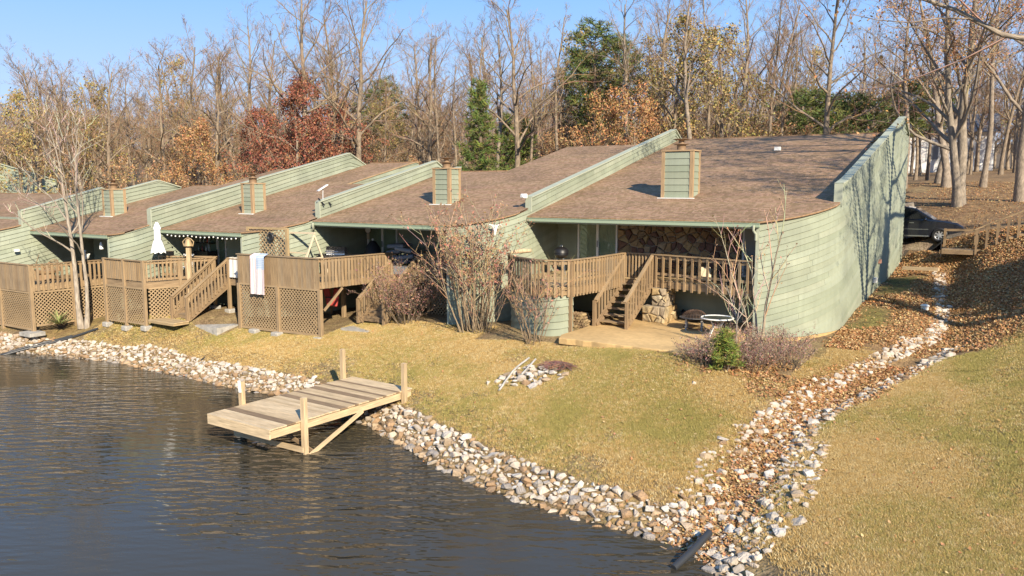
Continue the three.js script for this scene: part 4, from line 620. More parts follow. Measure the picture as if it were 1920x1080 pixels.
// ---------------------------------------------------------------- trees
const M_bark = {}; const barkMat = c => M_bark[c.join()] ??= mat(c, { map: T_bark, bumpMap: T_barkB, bumpScale: .03, roughness: .95 });
const M_twig = new THREE.MeshStandardMaterial({ vertexColors: true, roughness: .95, side: THREE.DoubleSide });
function grow(o, seed) { // -> { trunk, crown } geometries
  const r = rngOf(seed), T = new MB(), C = new MB(), rnd = s => (r() - .5) * 2 * s, tipList = [];
  const twig = o.twig ?? [.36, .24, .14];
  const bend = (d, k, up) => V(d.x + rnd(k), d.y + rnd(k) + up, d.z + rnd(k)).normalize();
  function branch(p, d, len, rad, lev) {
    const n = lev === 0 ? 9 : lev === 1 ? 6 : lev === 2 ? 4 : 2, pts = [p.clone()], rr = [rad], dirs = [d.clone()]; let q = p.clone(), e = d.clone();
    const end = lev === 0 ? (o.topR ?? .22) : .25;
    for (let k = 1; k <= n; k++) { e = bend(e, lev === 0 ? (o.wander ?? .1) : [0, .27, .34, .4, .4][lev], lev === 0 ? .04 : (o.up ?? .06)); q = q.clone().addScaledVector(e, len / n); pts.push(q); rr.push(rad * lerp(1, end, k / n) * (lev === 0 && k === 1 ? .96 : 1)); dirs.push(e.clone()); }
    if (lev === 0) { rr[0] *= 1.35; T.tube(pts, rr, 8, false); } else if (lev === 1) T.tube(pts, rr, 5, false); else if (lev < (o.fine ?? 3)) { C.col = twig.map(c => c * (.8 + r() * .35)); C.tube(pts, rr, 3, false); } else { C.col = twig.map(c => c * (.75 + r() * .45)); const w = Math.max(rad, .006); let sd = V(-e.z, rnd(.4), e.x).normalize().multiplyScalar(w); for (let k = 0; k < n; k++) { const f0 = 1 - k / n * .8, f1 = 1 - (k + 1) / n * .8; C.quad(pts[k].clone().addScaledVector(sd, -f0), pts[k].clone().addScaledVector(sd, f0), pts[k + 1].clone().addScaledVector(sd, f1), pts[k + 1].clone().addScaledVector(sd, -f1)); } }
    const at_ = t => { const f = t * n, k = Math.min(n - 1, Math.floor(f)); return [pts[k].clone().lerp(pts[k + 1], f - k), dirs[k + 1], lerp(rr[k], rr[k + 1], f - k)]; };
    const maxLev = o.levels ?? 4;
    if (lev >= 2) tipList.push(...(lev === maxLev ? [q] : [q, pts[1]]));
    if (lev >= maxLev) return;
    const cnt = [o.limbs ?? 13, o.n1 ?? 6, o.n2 ?? 6, o.n3 ?? 6][lev], t0 = lev === 0 ? o.clear ?? .4 : .22;
    for (let k = 0; k < cnt; k++) {
      const t = clamp(t0 + (1 - t0) * (k + r() * .9) / cnt, 0, .995), [s, dd, rs] = at_(t), az = lev === 0 ? k * 2.4 + rnd(.5) : r() * 6.283;
      const open = lev === 0 ? (o.open ?? .85) + rnd(.2) - .25 * t : .62 + rnd(.25); // angle off the parent
      let a = Math.abs(dd.y) < .95 ? V(0, 1, 0).cross(dd).normalize() : V(1, 0, 0).cross(dd).normalize(), b = dd.clone().cross(a); const side = a.multiplyScalar(Math.cos(az)).addScaledVector(b, Math.sin(az)), nd = dd.clone().multiplyScalar(Math.cos(open)).addScaledVector(side, Math.sin(open)).normalize();
      const L = lev === 0 ? o.H * (o.spread ?? .3) * (o.shape ? o.shape(t) : lerp(1.1, .45, (t - t0) / (1 - t0))) * (.75 + r() * .5) : len * [0, .48, .52, .5][lev] * (.7 + r() * .6) * lerp(1.1, .6, t);
      branch(s, nd, L, Math.max(rs * [.55, .5, .5, .5][lev], [.02, .014, .009, .007][lev] * (o.thick ?? 1)), lev + 1);
    }
  }
  branch(V(0, -.3, 0), V(o.lean ?? 0, 1, 0).normalize(), o.H * (o.trunkF ?? .92), o.rad, 0);
  if (o.stems) for (const s of o.stems) branch(V(s[0], -.3, s[1]), V(s[2], 1, s[3]).normalize(), o.H * s[4], o.rad * .8, 0);
  if (o.leaf) { const lf = o.leaf, list = tipList.filter(p => p.y > (lf.min ?? 0) * o.H && p.y < (lf.max ?? 2) * o.H); for (let k = 0; k < lf.n; k++) { const p = pick(list, r), q = V(p.x + rnd(lf.sc), p.y + rnd(lf.sc), p.z + rnd(lf.sc)), s = lf.size * (.6 + r() * .8), c = pick(lf.cols, r), u = V(rnd(1), rnd(1), rnd(1)).normalize(), w = V(rnd(1), rnd(1), rnd(1)).cross(u).normalize(); C.col = c.map(v => v * (.8 + r() * .4)); u.multiplyScalar(s); w.multiplyScalar(s * .55); C.quad(q.clone().sub(u), q.clone().add(w), q.clone().add(u), q.clone().sub(w)); } }
  return { trunk: T.geo(), crown: C.geo(), bark: o.bark ?? [.40, .31, .22] };
}
function conifer(o, seed) { // whorled boughs carrying needle tufts
  const r = rngOf(seed), T = new MB(), C = new MB(), rnd = s => (r() - .5) * 2 * s, pts = [], rr = []; for (let k = 0; k <= 8; k++) { pts.push(V(rnd(.12), -.3 + k / 8 * o.H * .97, rnd(.12))); rr.push(o.rad * lerp(1.15, .12, k / 8)); } T.tube(pts, rr, 7, false);
  for (let b = 0; b < o.boughs; b++) {
    const t = lerp(o.clear, .985, Math.pow((b + r()) / o.boughs, .9)), L = o.width * o.prof((t - o.clear) / (1 - o.clear)) * (.65 + r() * .55), az = b * 2.4 + rnd(.5), y = t * o.H, dy = o.rise ?? .15, tip = V(Math.cos(az) * L, y + L * dy + rnd(.2), Math.sin(az) * L), base = V(0, y, 0), mid = base.clone().lerp(tip, .5).add(V(0, L * .08, 0)); T.tube([base, mid, tip], [.05 * o.thick, .03 * o.thick, .012 * o.thick], 3, false);
    const n = Math.round(o.tufts * (.4 + L / o.width));
    for (let k = 0; k < n; k++) { const f = o.inner ? .25 + .75 * Math.sqrt(r()) : .55 + .5 * r(), c = base.clone().lerp(tip, f).add(V(rnd(o.tuft), rnd(o.tuft * .6) + .05, rnd(o.tuft))), col = pick(o.cols, r); for (let j = 0; j < 10; j++) { const u = V(rnd(1), rnd(.7) + .35, rnd(1)).normalize(), s = o.needle * (.6 + r() * .7), w = V(rnd(1), rnd(1), rnd(1)).cross(u).normalize().multiplyScalar(s * .06); C.col = col.map(v => v * (.7 + r() * .6)); const e = c.clone().addScaledVector(u, s); C.quad(c.clone().sub(w), c.clone().add(w), e.clone().addScaledVector(w, .5), e.clone().addScaledVector(w, -.5)); } }
  }
  return { trunk: T.geo(), crown: C.geo(), bark: o.bark ?? [.30, .23, .17] };
}
const BR = [[.42, .22, .09], [.34, .17, .07], [.50, .29, .12]], RED = [[.23, .075, .045], [.28, .10, .055], [.18, .055, .035], [.34, .15, .08]], GOLD = [[.33, .25, .085], [.27, .215, .075], [.38, .285, .11]], GRN = [[.10, .13, .03], [.075, .105, .028], [.14, .155, .04]];
const PROTO = {
  bareA: grow({ H: 16, rad: .2, clear: .36, spread: .28, limbs: 17, n2: 7, n3: 9 }, 1), bareB: grow({ H: 17, rad: .26, clear: .34, spread: .34, limbs: 16, n2: 7, n3: 9, open: .95 }, 2), bareC: grow({ H: 15, rad: .16, clear: .25, spread: .27, limbs: 18, n2: 7, n3: 9, twig: [.33, .215, .12] }, 3),
  tallA: grow({ H: 20, rad: .19, clear: .42, spread: .15, limbs: 15, open: .6, n3: 6 }, 4), tallB: grow({ H: 22, rad: .28, clear: .5, spread: .24, limbs: 14, n3: 6, bark: [.42, .34, .26] }, 5),
  goldA: grow({ H: 13, rad: .15, clear: .15, spread: .26, limbs: 15, n3: 5, leaf: { n: 2200, sc: .35, size: .10, cols: GOLD } }, 6), gold: grow({ H: 18, rad: .24, clear: .3, spread: .27, limbs: 15, n3: 5, leaf: { n: 3600, sc: .35, size: .11, cols: GOLD } }, 7),
  red: grow({ H: 11, rad: .17, clear: .12, spread: .36, limbs: 15, n3: 4, leaf: { n: 6800, sc: .3, size: .085, min: .1, cols: RED } }, 8), orange: grow({ H: 9, rad: .12, clear: .08, spread: .36, limbs: 15, n3: 4, leaf: { n: 4200, sc: .28, size: .075, cols: [[.38, .20, .085], [.33, .155, .065], [.45, .27, .12]] } }, 9),
  pine: conifer({ H: 17, rad: .24, clear: .42, width: 3.0, boughs: 46, tufts: 13, tuft: .5, needle: .5, thick: 1.3, rise: .3, prof: t => Math.sin(Math.PI * clamp(.12 + t * .85, 0, 1)) + .15, cols: GRN.concat([[.17, .17, .055]]) }, 10),
  shrubpine: conifer({ H: 9, rad: .18, clear: .06, width: 3.4, boughs: 60, tufts: 14, tuft: .55, needle: .45, thick: 1, rise: .3, inner: true, prof: t => Math.sqrt(Math.max(0, 1 - t * t)) + .1, cols: GRN.concat([[.15, .16, .05]]) }, 11),
  cedar: conifer({ H: 10, rad: .2, clear: .03, width: 2.3, boughs: 95, tufts: 11, tuft: .28, needle: .34, thick: .9, rise: .35, inner: true, prof: t => 1.05 - t * .95, cols: [[.115, .15, .03], [.085, .12, .028], [.17, .20, .045]] }, 12),
  oakleaf: grow({ H: 17, rad: .31, clear: .3, spread: .34, limbs: 15, n3: 7, open: 1, bark: [.44, .36, .28], leaf: { n: 3000, sc: .25, size: .07, cols: BR } }, 13), oakbig: grow({ H: 18, rad: .33, clear: .22, spread: .4, limbs: 14, n3: 6, open: 1.05, trunkF: .9, bark: [.43, .36, .28], stems: [[.5, .1, .09, .02, .8]], leaf: { n: 3600, sc: .25, size: .07, cols: BR } }, 14),
  scrub: grow({ H: 5, rad: .05, clear: .06, spread: .42, limbs: 15, n1: 5, n2: 5, n3: 5, levels: 4, twig: [.33, .21, .12], leaf: { n: 900, sc: .2, size: .06, cols: [[.38, .23, .11], [.33, .19, .09], [.44, .29, .15]] } }, 15),
};
const TREE_INFO = { bareA: ['bare_tree', 'leafless tree'], bareB: ['bare_tree', 'leafless tree'], bareC: ['bare_tree', 'leafless tree'], tallA: ['bare_tree', 'leafless tree'], tallB: ['bare_tree', 'leafless tree'], goldA: ['yellowing_tree', 'tree'], gold: ['yellowing_tree', 'tree'], red: ['red_oak_tree', 'oak tree'], orange: ['beech_tree', 'beech tree'], pine: ['pine_tree', 'pine tree'], shrubpine: ['young_pine_tree', 'pine tree'], cedar: ['cedar_tree', 'cedar tree'], oakleaf: ['oak_tree', 'oak tree'], oakbig: ['oak_tree', 'oak tree'], scrub: ['sapling', 'sapling'] };
function plant(kind, x, z, H, turn, label, group, wide = 1) {
  const P = PROTO[kind], o = thing(TREE_INFO[kind][0], label, TREE_INFO[kind][1], [x, groundY(x, z) - .05, z], turn, group); const base = { bareA: 16, bareB: 17, bareC: 15, tallA: 20, tallB: 22, goldA: 13, gold: 18, red: 11, orange: 9, pine: 17, shrubpine: 9, cedar: 10, oakleaf: 17, oakbig: 18, scrub: 5 }[kind], s = H / base; o.scale.set(lerp(1, s, .75) * wide, s, lerp(1, s, .75) * wide);
  mesh('trunk', P.trunk, barkMat(P.bark), o); mesh('crown', P.crown, M_twig, o); return o;
}
const LABEL = { bareA: 'slim leafless tree in the wood behind the houses', bareB: 'broad leafless tree in the wood behind the houses', bareC: 'small crowned leafless tree in the wood behind the houses', tallA: 'tall narrow leafless tree standing above the roofs', tallB: 'tall leafless tree with a long pale trunk above the roofs', goldA: 'small tree with a few yellow leaves in the wood', gold: 'tall tree with thin yellow green leaves behind the roofs', red: 'oak with dark red leaves behind the roofs', orange: 'low beech with orange brown leaves behind the roofs', pine: 'pine with a rounded dark green top among the bare trees', shrubpine: 'bushy young pine showing over the nearest roof', cedar: 'conical green cedar behind the second house', oakleaf: 'grey trunked oak with brown leaves beside the driveway slope', oakbig: 'twin trunked oak on the leafy slope beyond the black car', scrub: 'leafless sapling at the edge of the wood' };
const GROUP = k => ({ oakleaf: 'oaks beside the driveway', oakbig: undefined }[k] ?? (k === 'oakbig' ? undefined : `${TREE_INFO[k][0].replace(/_/g, ' ')}s behind the houses`));
{
  const r = rngOf(4242), list = [
['bareA',-68.4,-31.9,16.5], ['bareB',-62.3,-31.1,16.8], ['bareC',-67.2,-35.1,17.6], ['bareA',-61.4,-34.1,16.6], ['bareB',-61.4,-36.4,17.3],
['bareC',-65.6,-40.9,17.8], ['bareA',-68.0,-29.8,15.8], ['goldA',-61.1,-29.4,13.7], ['goldA',-64.3,-37.0,15.5], ['bareC',-64.3,-44.1,19.7],
['bareA',-51.9,-37.8,18.5], ['bareB',-54.3,-41.1,18.9], ['bareA',-54.5,-43.3,18.8], ['bareC',-49.7,-41.7,19.7], ['orange',-48.0,-35.6,11.5],
['orange',-53.1,-37.1,11.3], ['bareB',-41.0,-37.8,21.0], ['bareA',-41.4,-39.9,20.9], ['bareB',-38.5,-40.6,21.0], ['red',-38.4,-34.7,13.0],
['red',-39.5,-37.5,13.8], ['red',-43.7,-37.2,11.8], ['red',-40.3,-40.6,12.4], ['pine',-50.1,-55.7,16.6], ['bareA',-52.5,-61.3,19.4],
['bareC',-45.6,-56.2,17.2], ['tallA',-38.3,-49.0,19.7], ['tallA',-36.0,-48.2,17.0], ['cedar',-30.1,-42.5,13.6], ['cedar',-31.9,-48.4,12.1],
['cedar',-32.9,-52.6,12.0], ['tallB',-31.3,-46.5,18.8], ['bareB',-29.3,-45.4,20.1], ['tallA',-31.7,-51.0,18.9], ['bareA',-33.4,-57.0,17.2],
['bareC',-35.6,-62.7,16.8], ['pine',-28.5,-55.4,19.2], ['pine',-29.0,-59.9,18.8], ['pine',-33.3,-61.9,18.2], ['orange',-23.3,-46.9,13.1],
['orange',-21.0,-46.0,13.1], ['orange',-21.4,-50.5,12.4], ['tallB',-23.6,-51.4,20.9], ['bareB',-23.5,-56.3,21.5], ['gold',-20.1,-51.3,18.4],
['gold',-17.5,-50.7,17.3], ['tallB',-18.6,-49.9,20.5], ['tallA',-20.0,-56.2,21.7], ['gold',-25.2,-59.9,18.9], ['tallB',-18.8,-59.3,22.6],
['bareA',-19.8,-65.9,21.3], ['tallA',-15.1,-54.6,20.4], ['tallA',-14.8,-57.1,18.5], ['bareB',-10.9,-52.5,20.9], ['shrubpine',-14.9,-64.2,14.1],
['shrubpine',-13.9,-69.7,14.3], ['shrubpine',-11.9,-68.6,14.0], ['bareA',-18.0,-76.5,20.7], ['bareC',-13.5,-81.9,22.1], ['goldA',-17.3,-60.3,14.7],
['pine',-9.1,-72.8,15.5], ['pine',-7.9,-78.3,16.5], ['tallB',-8.0,-64.0,22.1], ['oakleaf',-6.1,-67.6,21.9], ['oakleaf',-5.3,-64.5,22.5],
['oakbig',-3.7,-53.6,22.9], ['tallB',-3.1,-64.8,22.6], ['oakleaf',-0.7,-54.4,21.5], ['bareA',-2.7,-84.1,23.1], ['bareB',0.7,-72.0,22.6],
['bareC',-5.5,-91.8,21.9]
  ];
  const taken = [];
  for (const [k, x, z, top] of list) { plant(k, x, z, Math.max(4, top - groundY(x, z)), r() * 6.28, LABEL[k], GROUP(k)); taken.push([x, z]); }
  const right = (x, z) => x * .839 - z * .545, depth = (x, z) => -x * .545 - z * .839;
  // fill of the wood edge: single trees, then saplings
  let n = 0, tries = 0; while (n < 62 && tries < 4000) { tries++; const x = -96 + r() * 108, z = -36 - r() * 66, d = depth(x, z), q = right(x, z) / d; if (d < 57 || d > 88 || Math.abs(q) > .7 || (z > -50 && x > -40)) continue; if (q > .42) { if (d < 68) continue; } if (taken.some(t => Math.hypot(t[0] - x, t[1] - z) < 3)) continue; taken.push([x, z]); const lowSky = q < -.35 ? .82 : q > -.2 && q < -.12 ? .7 : q > .06 && q < .1 ? .75 : 1; const k = pick(['bareA', 'bareB', 'bareC', 'bareC', 'tallA', 'bareA', 'tallB', 'goldA'], r); plant(k, x, z, (12 + r() * 6) * lowSky, r() * 6.28, LABEL[k], GROUP(k)); n++; }
  n = 0; tries = 0; while (n < 70 && tries < 4000) { tries++; const x = -92 + r() * 104, z = -34 - r() * 50, d = depth(x, z), q = right(x, z) / d; if (d < 53 || d > 72 || Math.abs(q) > .66 || q > .4 || (z > -50 && x > -40)) continue; if (taken.some(t => Math.hypot(t[0] - x, t[1] - z) < 1.6)) continue; taken.push([x, z]); plant('scrub', x, z, 4 + r() * 3, r() * 6.28, LABEL.scrub, 'saplings at the wood edge', 1.1); n++; }
  // the wood behind reads as one mass
  const far = [], kinds = ['bareA', 'bareC', 'bareB']; tries = 0; while (far.length < 800 && tries < 9000) { tries++; const x = -170 + r() * 230, z = -40 - r() * 130, d = depth(x, z), q = right(x, z) / d; if (d < 80 || d > 165 || Math.abs(q) > .85) continue; far.push([x, z]); }
  const geo = (() => { const a = PROTO.bareC, c = new MB(); const t = a.trunk.clone(); const col = []; for (let i = 0; i < t.attributes.position.count; i++) col.push(.30, .235, .17); t.setAttribute('color', new THREE.Float32BufferAttribute(col, 3)); return mergeGeometries([t, a.crown]); })();
  const im = new THREE.InstancedMesh(geo, M_twig, far.length), m = new THREE.Matrix4(), q4 = new THREE.Quaternion(); far.forEach(([x, z], i) => { const s = .55 + r() * .4; q4.setFromAxisAngle(V(0, 1, 0), r() * 6.28); m.compose(V(x, groundY(x, z) - .2, z), q4, V(s * 1.35, s, s * 1.35)); im.setMatrixAt(i, m); }); im.name = 'distant_woods'; im.userData = { kind: 'stuff', label: 'far leafless woods closing the view behind the houses', category: 'woods' }; im.castShadow = im.receiveShadow = true; scene.add(im);
}
// oaks on the bank beside the lawn, whose limbs hang into view and whose shade falls on the long wall
{ const p = grow({ H: 15, rad: .36, clear: .46, spread: .56, limbs: 16, n1: 7, n2: 6, n3: 6, open: 1.25, up: .03, wander: .08, bark: [.46, .38, .29], twig: [.44, .33, .22], leaf: { n: 9000, sc: .22, size: .065, cols: [[.40, .21, .08], [.33, .16, .06], [.46, .27, .11]] } }, 77), t = thing('oak_tree', 'wide oak on the bank whose long limbs reach over the lawn', 'oak tree', [1.7, groundY(1.7, -33.2) - .05, -33.2], 2.2); mesh('trunk', p.trunk, barkMat(p.bark), t); mesh('crown', p.crown, M_twig, t); } plant('oakleaf', 8.5, -25.5, 17, 2.6, 'oak on the bank with bare lower limbs and brown leaves', undefined, 1.15); plant('oakleaf', 9, -38, 18, .4, 'oak higher on the bank beyond the stair rail', undefined, 1.1); plant('cedar', 5.8, -30.2, 7, 1.9, 'squat cedar on the bank above the leaf filled swale', undefined, 1.5); plant('cedar', 8, -28.5, 10, .5, 'bushy cedar on the bank shading the leafy slope', undefined, 1.2);
{ // forked pale tree by the water end deck
  const p = grow({ H: 10.4, rad: .12, clear: .34, spread: .34, limbs: 9, n1: 4, n2: 4, n3: 3, thick: 1, open: .75, lean: -.13, wander: .1, topR: .15, trunkF: .85, twig: [.56, .475, .37], bark: [.56, .475, .375], stems: [[.32, .05, .06, -.02, .88]] }, 71);
  const t = thing('bare_tree', 'pale forked leafless tree growing against the deck by the pond', 'leafless tree', [-35.1, 1.05, -18.95], .4); mesh('trunk', p.trunk, barkMat(p.bark), t); mesh('crown', p.crown, M_twig, t);
}
// ---------------------------------------------------------------- shrubs and small plants
function shrubGeo(o, seed) {
  const r = rngOf(seed), S = new MB(), C = new MB(), rnd = s => (r() - .5) * 2 * s, tips = [];
  const go = (p, d, len, rad, lev) => { const n = lev === 0 ? 5 : 3, pts = [p.clone()], rr = [rad]; let e = d.clone(), q = p.clone(); for (let k = 1; k <= n; k++) { e = V(e.x + rnd(o.bend ?? .16), e.y + rnd(.12) + (o.up ?? .03), e.z + rnd(o.bend ?? .16)).normalize(); q = q.clone().addScaledVector(e, len / n); pts.push(q); rr.push(rad * lerp(1, .3, k / n)); } const B = lev === 0 ? S : C; if (lev) C.col = o.twig.map(c => c * (.75 + r() * .5)); B.tube(pts, rr, lev === 0 ? 5 : 3, false); tips.push(q); if (lev >= 1) tips.push(pts[2]); if (lev >= o.levels) return; const cnt = lev === 0 ? o.n1 : o.n2; for (let k = 0; k < cnt; k++) { const f = lerp(lev === 0 ? o.low ?? .3 : .2, 1, (k + r()) / cnt) * n, i = Math.min(n - 1, Math.floor(f)), s = pts[i].clone().lerp(pts[i + 1], f - i), dd = pts[i + 1].clone().sub(pts[i]).normalize(), nd = V(dd.x + rnd(.8), dd.y + rnd(.35), dd.z + rnd(.8)).normalize(); go(s, nd, len * (o.kid ?? .42) * (.6 + r() * .7), Math.max(rad * .45, o.thin ?? .004), lev + 1); } };
  for (let k = 0; k < o.stems; k++) { const a = k * 2.4 + rnd(.4), s = Math.sqrt((k + .5) / o.stems), sp = o.spread * s; go(V(Math.cos(a) * o.foot * s, -.05, Math.sin(a) * o.foot * s), V(Math.cos(a) * sp, 1, Math.sin(a) * sp).normalize(), o.H * (.7 + r() * .35), o.rad * (.7 + r() * .5), 0); }
  if (o.leaf) for (let k = 0; k < o.leaf.n; k++) { const p = pick(tips, r), s = o.leaf.size * (.6 + r() * .8), q = V(p.x + rnd(o.leaf.sc), p.y + rnd(o.leaf.sc), p.z + rnd(o.leaf.sc)), u = V(rnd(1), rnd(1), rnd(1)).normalize(), w = V(rnd(1), rnd(1), rnd(1)).cross(u).normalize().multiplyScalar(s * .5); u.multiplyScalar(s); if (q.y < 0) continue; C.col = pick(o.leaf.cols, r).map(v => v * (.75 + r() * .5)); C.quad(q.clone().sub(u), q.clone().add(w), q.clone().add(u), q.clone().sub(w)); }
  return [S.geo(), C.geo()];
}
function shrub(name, label, cat, x, z, o, seed, bark, turn = 0, y = null) { const t = thing(name, label, cat, [x, (y ?? groundY(x, z)) - .02, z], turn), [s, c] = shrubGeo(o, seed); mesh('stems', s, barkMat(bark), t); mesh('twigs', c, M_twig, t); return t; }
const DRY = [[.30, .17, .10], [.24, .13, .085], [.38, .23, .14]];
shrub('crape_myrtle', 'tall many stemmed leafless crape myrtle with brown seed heads by the second house', 'shrub', -16.6, -23.0, { H: 3.9, stems: 28, spread: .33, foot: .5, rad: .03, n1: 8, n2: 4, levels: 2, kid: .34, low: .35, bend: .1, twig: [.46, .33, .2], thin: .006, leaf: { n: 2400, sc: .09, size: .05, cols: [[.34, .17, .11], [.27, .13, .085], [.40, .24, .15]] } }, 801, [.58, .44, .28]);
shrub('crape_myrtle', 'lower clump of pale stems beside the tall crape myrtle', 'shrub', -15.95, -22.75, { H: 1.7, stems: 16, spread: .4, foot: .3, rad: .016, n1: 4, n2: 3, levels: 2, kid: .4, twig: [.44, .31, .19], thin: .005 }, 802, [.52, .39, .25]);
shrub('dry_bush', 'rounded brown bush with dead leaves beside the second stair', 'shrub', -19.9, -23.2, { H: 1.9, stems: 20, spread: .75, foot: .35, rad: .02, n1: 7, n2: 5, levels: 2, kid: .42, low: .15, twig: [.34, .23, .15], leaf: { n: 2600, sc: .12, size: .04, cols: [[.26, .15, .11], [.33, .20, .14], [.20, .115, .09]] } }, 803, [.40, .30, .2]);
shrub('crape_myrtle', 'waist high leafless clump in front of the rounded deck skirt', 'shrub', -13.4, -21.95, { H: 2.3, stems: 18, spread: .55, foot: .3, rad: .018, n1: 5, n2: 4, levels: 2, kid: .4, low: .3, twig: [.44, .29, .18], thin: .005, leaf: { n: 260, sc: .05, size: .045, cols: DRY } }, 804, [.52, .38, .24]);
shrub('sapling', 'pale leafless sapling forking above the green bush by the patio', 'sapling', -7.05, -22.75, { H: 1.85, stems: 1, spread: .02, foot: 0, rad: .035, n1: 9, n2: 4, levels: 2, kid: .5, low: .4, up: .1, twig: [.56, .46, .34], thin: .007 }, 805, [.60, .50, .38]);
shrub('sapling', 'tall leafless sapling with long whippy shoots against the curved wall', 'sapling', -6.75, -24.0, { H: 3.9, stems: 3, spread: .22, foot: .1, rad: .045, n1: 6, n2: 4, levels: 2, kid: .4, low: .3, up: .06, twig: [.52, .40, .28], thin: .006, leaf: { n: 90, sc: .04, size: .04, cols: DRY } }, 806, [.60, .48, .34]);
for (const [i, x, z, h, lb] of [[0, -7.55, -21.75, .85, 'low purple brown dry bush at the corner of the patio'], [1, -6.55, -22.35, .95, 'purple brown dry bush around the whippy sapling'], [2, -5.85, -23.3, .9, 'dry bush with dark seed heads against the foot of the curved wall'], [3, -7.2, -23.4, .95, 'dry bush crowding the edge of the patio slab behind the green bush'], [4, -6.1, -24.6, .85, 'dry bush between the whippy sapling and the house corner']])
  shrub('dry_bush', lb, 'shrub', x, z, { H: h * .85, stems: 46, spread: .75, foot: .5, rad: .009, n1: 6, n2: 3, levels: 2, kid: .4, low: .25, twig: [.32, .22, .16], thin: .004, leaf: { n: 1300, sc: .06, size: .026, cols: [[.24, .14, .115], [.31, .20, .15], [.36, .27, .18]] } }, 810 + i, [.36, .26, .19], i);
{ const g = conifer({ H: 1.0, rad: .03, clear: .02, width: .42, boughs: 60, tufts: 9, tuft: .1, needle: .13, thick: .25, rise: .7, inner: true, prof: t => 1.05 - t * .8, cols: [[.17, .20, .035], [.12, .155, .03], [.22, .25, .05]] }, 820), t = thing('conifer_bush', 'small bright green conifer among the dry bushes by the patio', 'bush', [-6.95, groundY(-6.95, -21.55) - .02, -21.55]); mesh('trunk', g.trunk, barkMat(g.bark), t); mesh('foliage', g.crown, M_twig, t); }
{ const r = rngOf(830), m = new MB(); m.col = [.3, .34, .12]; for (let k = 0; k < 90; k++) { const a = r() * 6.28, e = .25 + r() * 1.1, L = .5 + r() * .4, d = V(Math.cos(a) * Math.cos(e), Math.sin(e), Math.sin(a) * Math.cos(e)), s = V(-Math.sin(a), 0, Math.cos(a)).multiplyScalar(.02), v = .7 + r() * .5; m.col = r() < .25 ? [.45 * v, .38 * v, .2 * v] : [.27 * v, .31 * v, .11 * v]; const b = d.clone().multiplyScalar(.05), t = d.clone().multiplyScalar(L).add(V(0, -L * L * .22, 0)), c = d.clone().multiplyScalar(L * .6); m.quad(b.clone().sub(s), b.clone().add(s), c.clone().add(s), c.clone().sub(s)); m.tri(c.clone().sub(s), c.clone().add(s), t); } thingMesh('yucca_plant', m.geo(), M_twig, 'spiky pale green yucca at the foot of the forked tree', 'plant', [-35.6, 1.0, -18.25]); }
{ const r = rngOf(840), m = new MB(); for (let k = 0; k < 200; k++) { const a = r() * 6.28, d = Math.sqrt(r()) * .42, x = Math.cos(a) * d, z = Math.sin(a) * d * .7, b = r() * 6.28, L = .2 + r() * .3, y = .02 + r() * .1 * (1 - d); m.col = [.24, .14, .10].map(v => v * (.7 + r() * .7)); m.tube([V(x - Math.cos(b) * L, y, z - Math.sin(b) * L), V(x, y + .05, z), V(x + Math.cos(b) * L, y + (r() - .3) * .12, z + Math.sin(b) * L)], [.009, .008, .003], 3, false); } const o = thingMesh('brush_heap', m.geo(), M_twig, 'heap of dark brown twigs behind the rock pile on the lawn', 'brush heap', [-11.45, groundY(-11.45, -20.25), -20.25]); o.userData.kind = 'stuff'; }
// ---------------------------------------------------------------- pipes, poles and lawn things
const tubeThing = (name, label, cat, pts, rad, m, ribs, sides = 12) => { const b = new MB(), l = new THREE.CatmullRomCurve3(pts.map(p => V(...p))), n = ribs || 24, P = [], R = []; for (let k = 0; k <= n; k++) { P.push(l.getPoint(k / n)); R.push(rad * (ribs ? (k % 2 ? 1.06 : .94) : 1)); } b.tube(P, R, sides, true); return thingMesh(name, b.geo(), m, label, cat); };
const PIPE = mat([.035, .037, .04], { roughness: .4 });
tubeThing('drain_pipe', 'long black drain hose running from the deck into the pond', 'pipe', [[-36.0, -15.8], [-35.45, -16.8], [-35.0, -17.6], [-34.5, -18.2], [-33.6, -18.85]].map(([x, z], i) => [x, i ? Math.max(.1, groundY(x, z)) + .07 : -.08, z]), .055, PIPE);
tubeThing('drain_pipe', 'second black drain hose lying tight against the longer one', 'pipe', [[-36.15, -15.9], [-35.6, -16.85], [-35.13, -17.7], [-34.65, -18.3]].map(([x, z], i) => [x, i ? Math.max(.1, groundY(x, z)) + .06 : -.08, z]), .05, PIPE);
tubeThing('drain_pipe', 'short black pipe sticking out of the rocks beside the dock', 'pipe', [[-26.3, .42, -18.7], [-26.75, .62, -19.6], [-27.1, .78, -20.2]], .04, PIPE);
tubeThing('drain_pipe', 'stubby black culvert pipe at the mouth of the ditch', 'pipe', [[-5.12, .02, -13.35], [-4.98, .16, -13.95], [-4.88, .3, -14.6]], .07, PIPE, 44, 16);
tubeThing('plastic_pole', 'white weathered pole lying across the rock pile', 'pole', [[-12.75, groundY(-12.75, -20.6) + .1, -20.6], [-12.65, groundY(-12.65, -19.6) + .2, -19.6], [-12.45, groundY(-12.45, -18.5) + .08, -18.5]], .03, mat([.7, .66, .58], { map: T_bark }));
tubeThing('plastic_pole', 'shorter white pole resting beside the long one on the rock pile', 'pole', [[-12.45, groundY(-12.4, -20.5) + .12, -20.5], [-12.2, groundY(-12.2, -19.3) + .22, -19.3]], .028, mat([.68, .65, .6], { map: T_bark }));
{ const t = thing('cleanout_cap', 'white plastic cleanout cap on the leafy strip beside the long wall', 'cap', [-3.1, groundY(-3.1, -32.5), -32.5]); mesh('pipe', new THREE.CylinderGeometry(.13, .13, .14, 20).translate(0, .06, 0), M.white, t); mesh('lid', lathe([[0, .22], [.11, .2], [.16, .16], [.16, .13], [0, .13]], 20), M.white, t); }
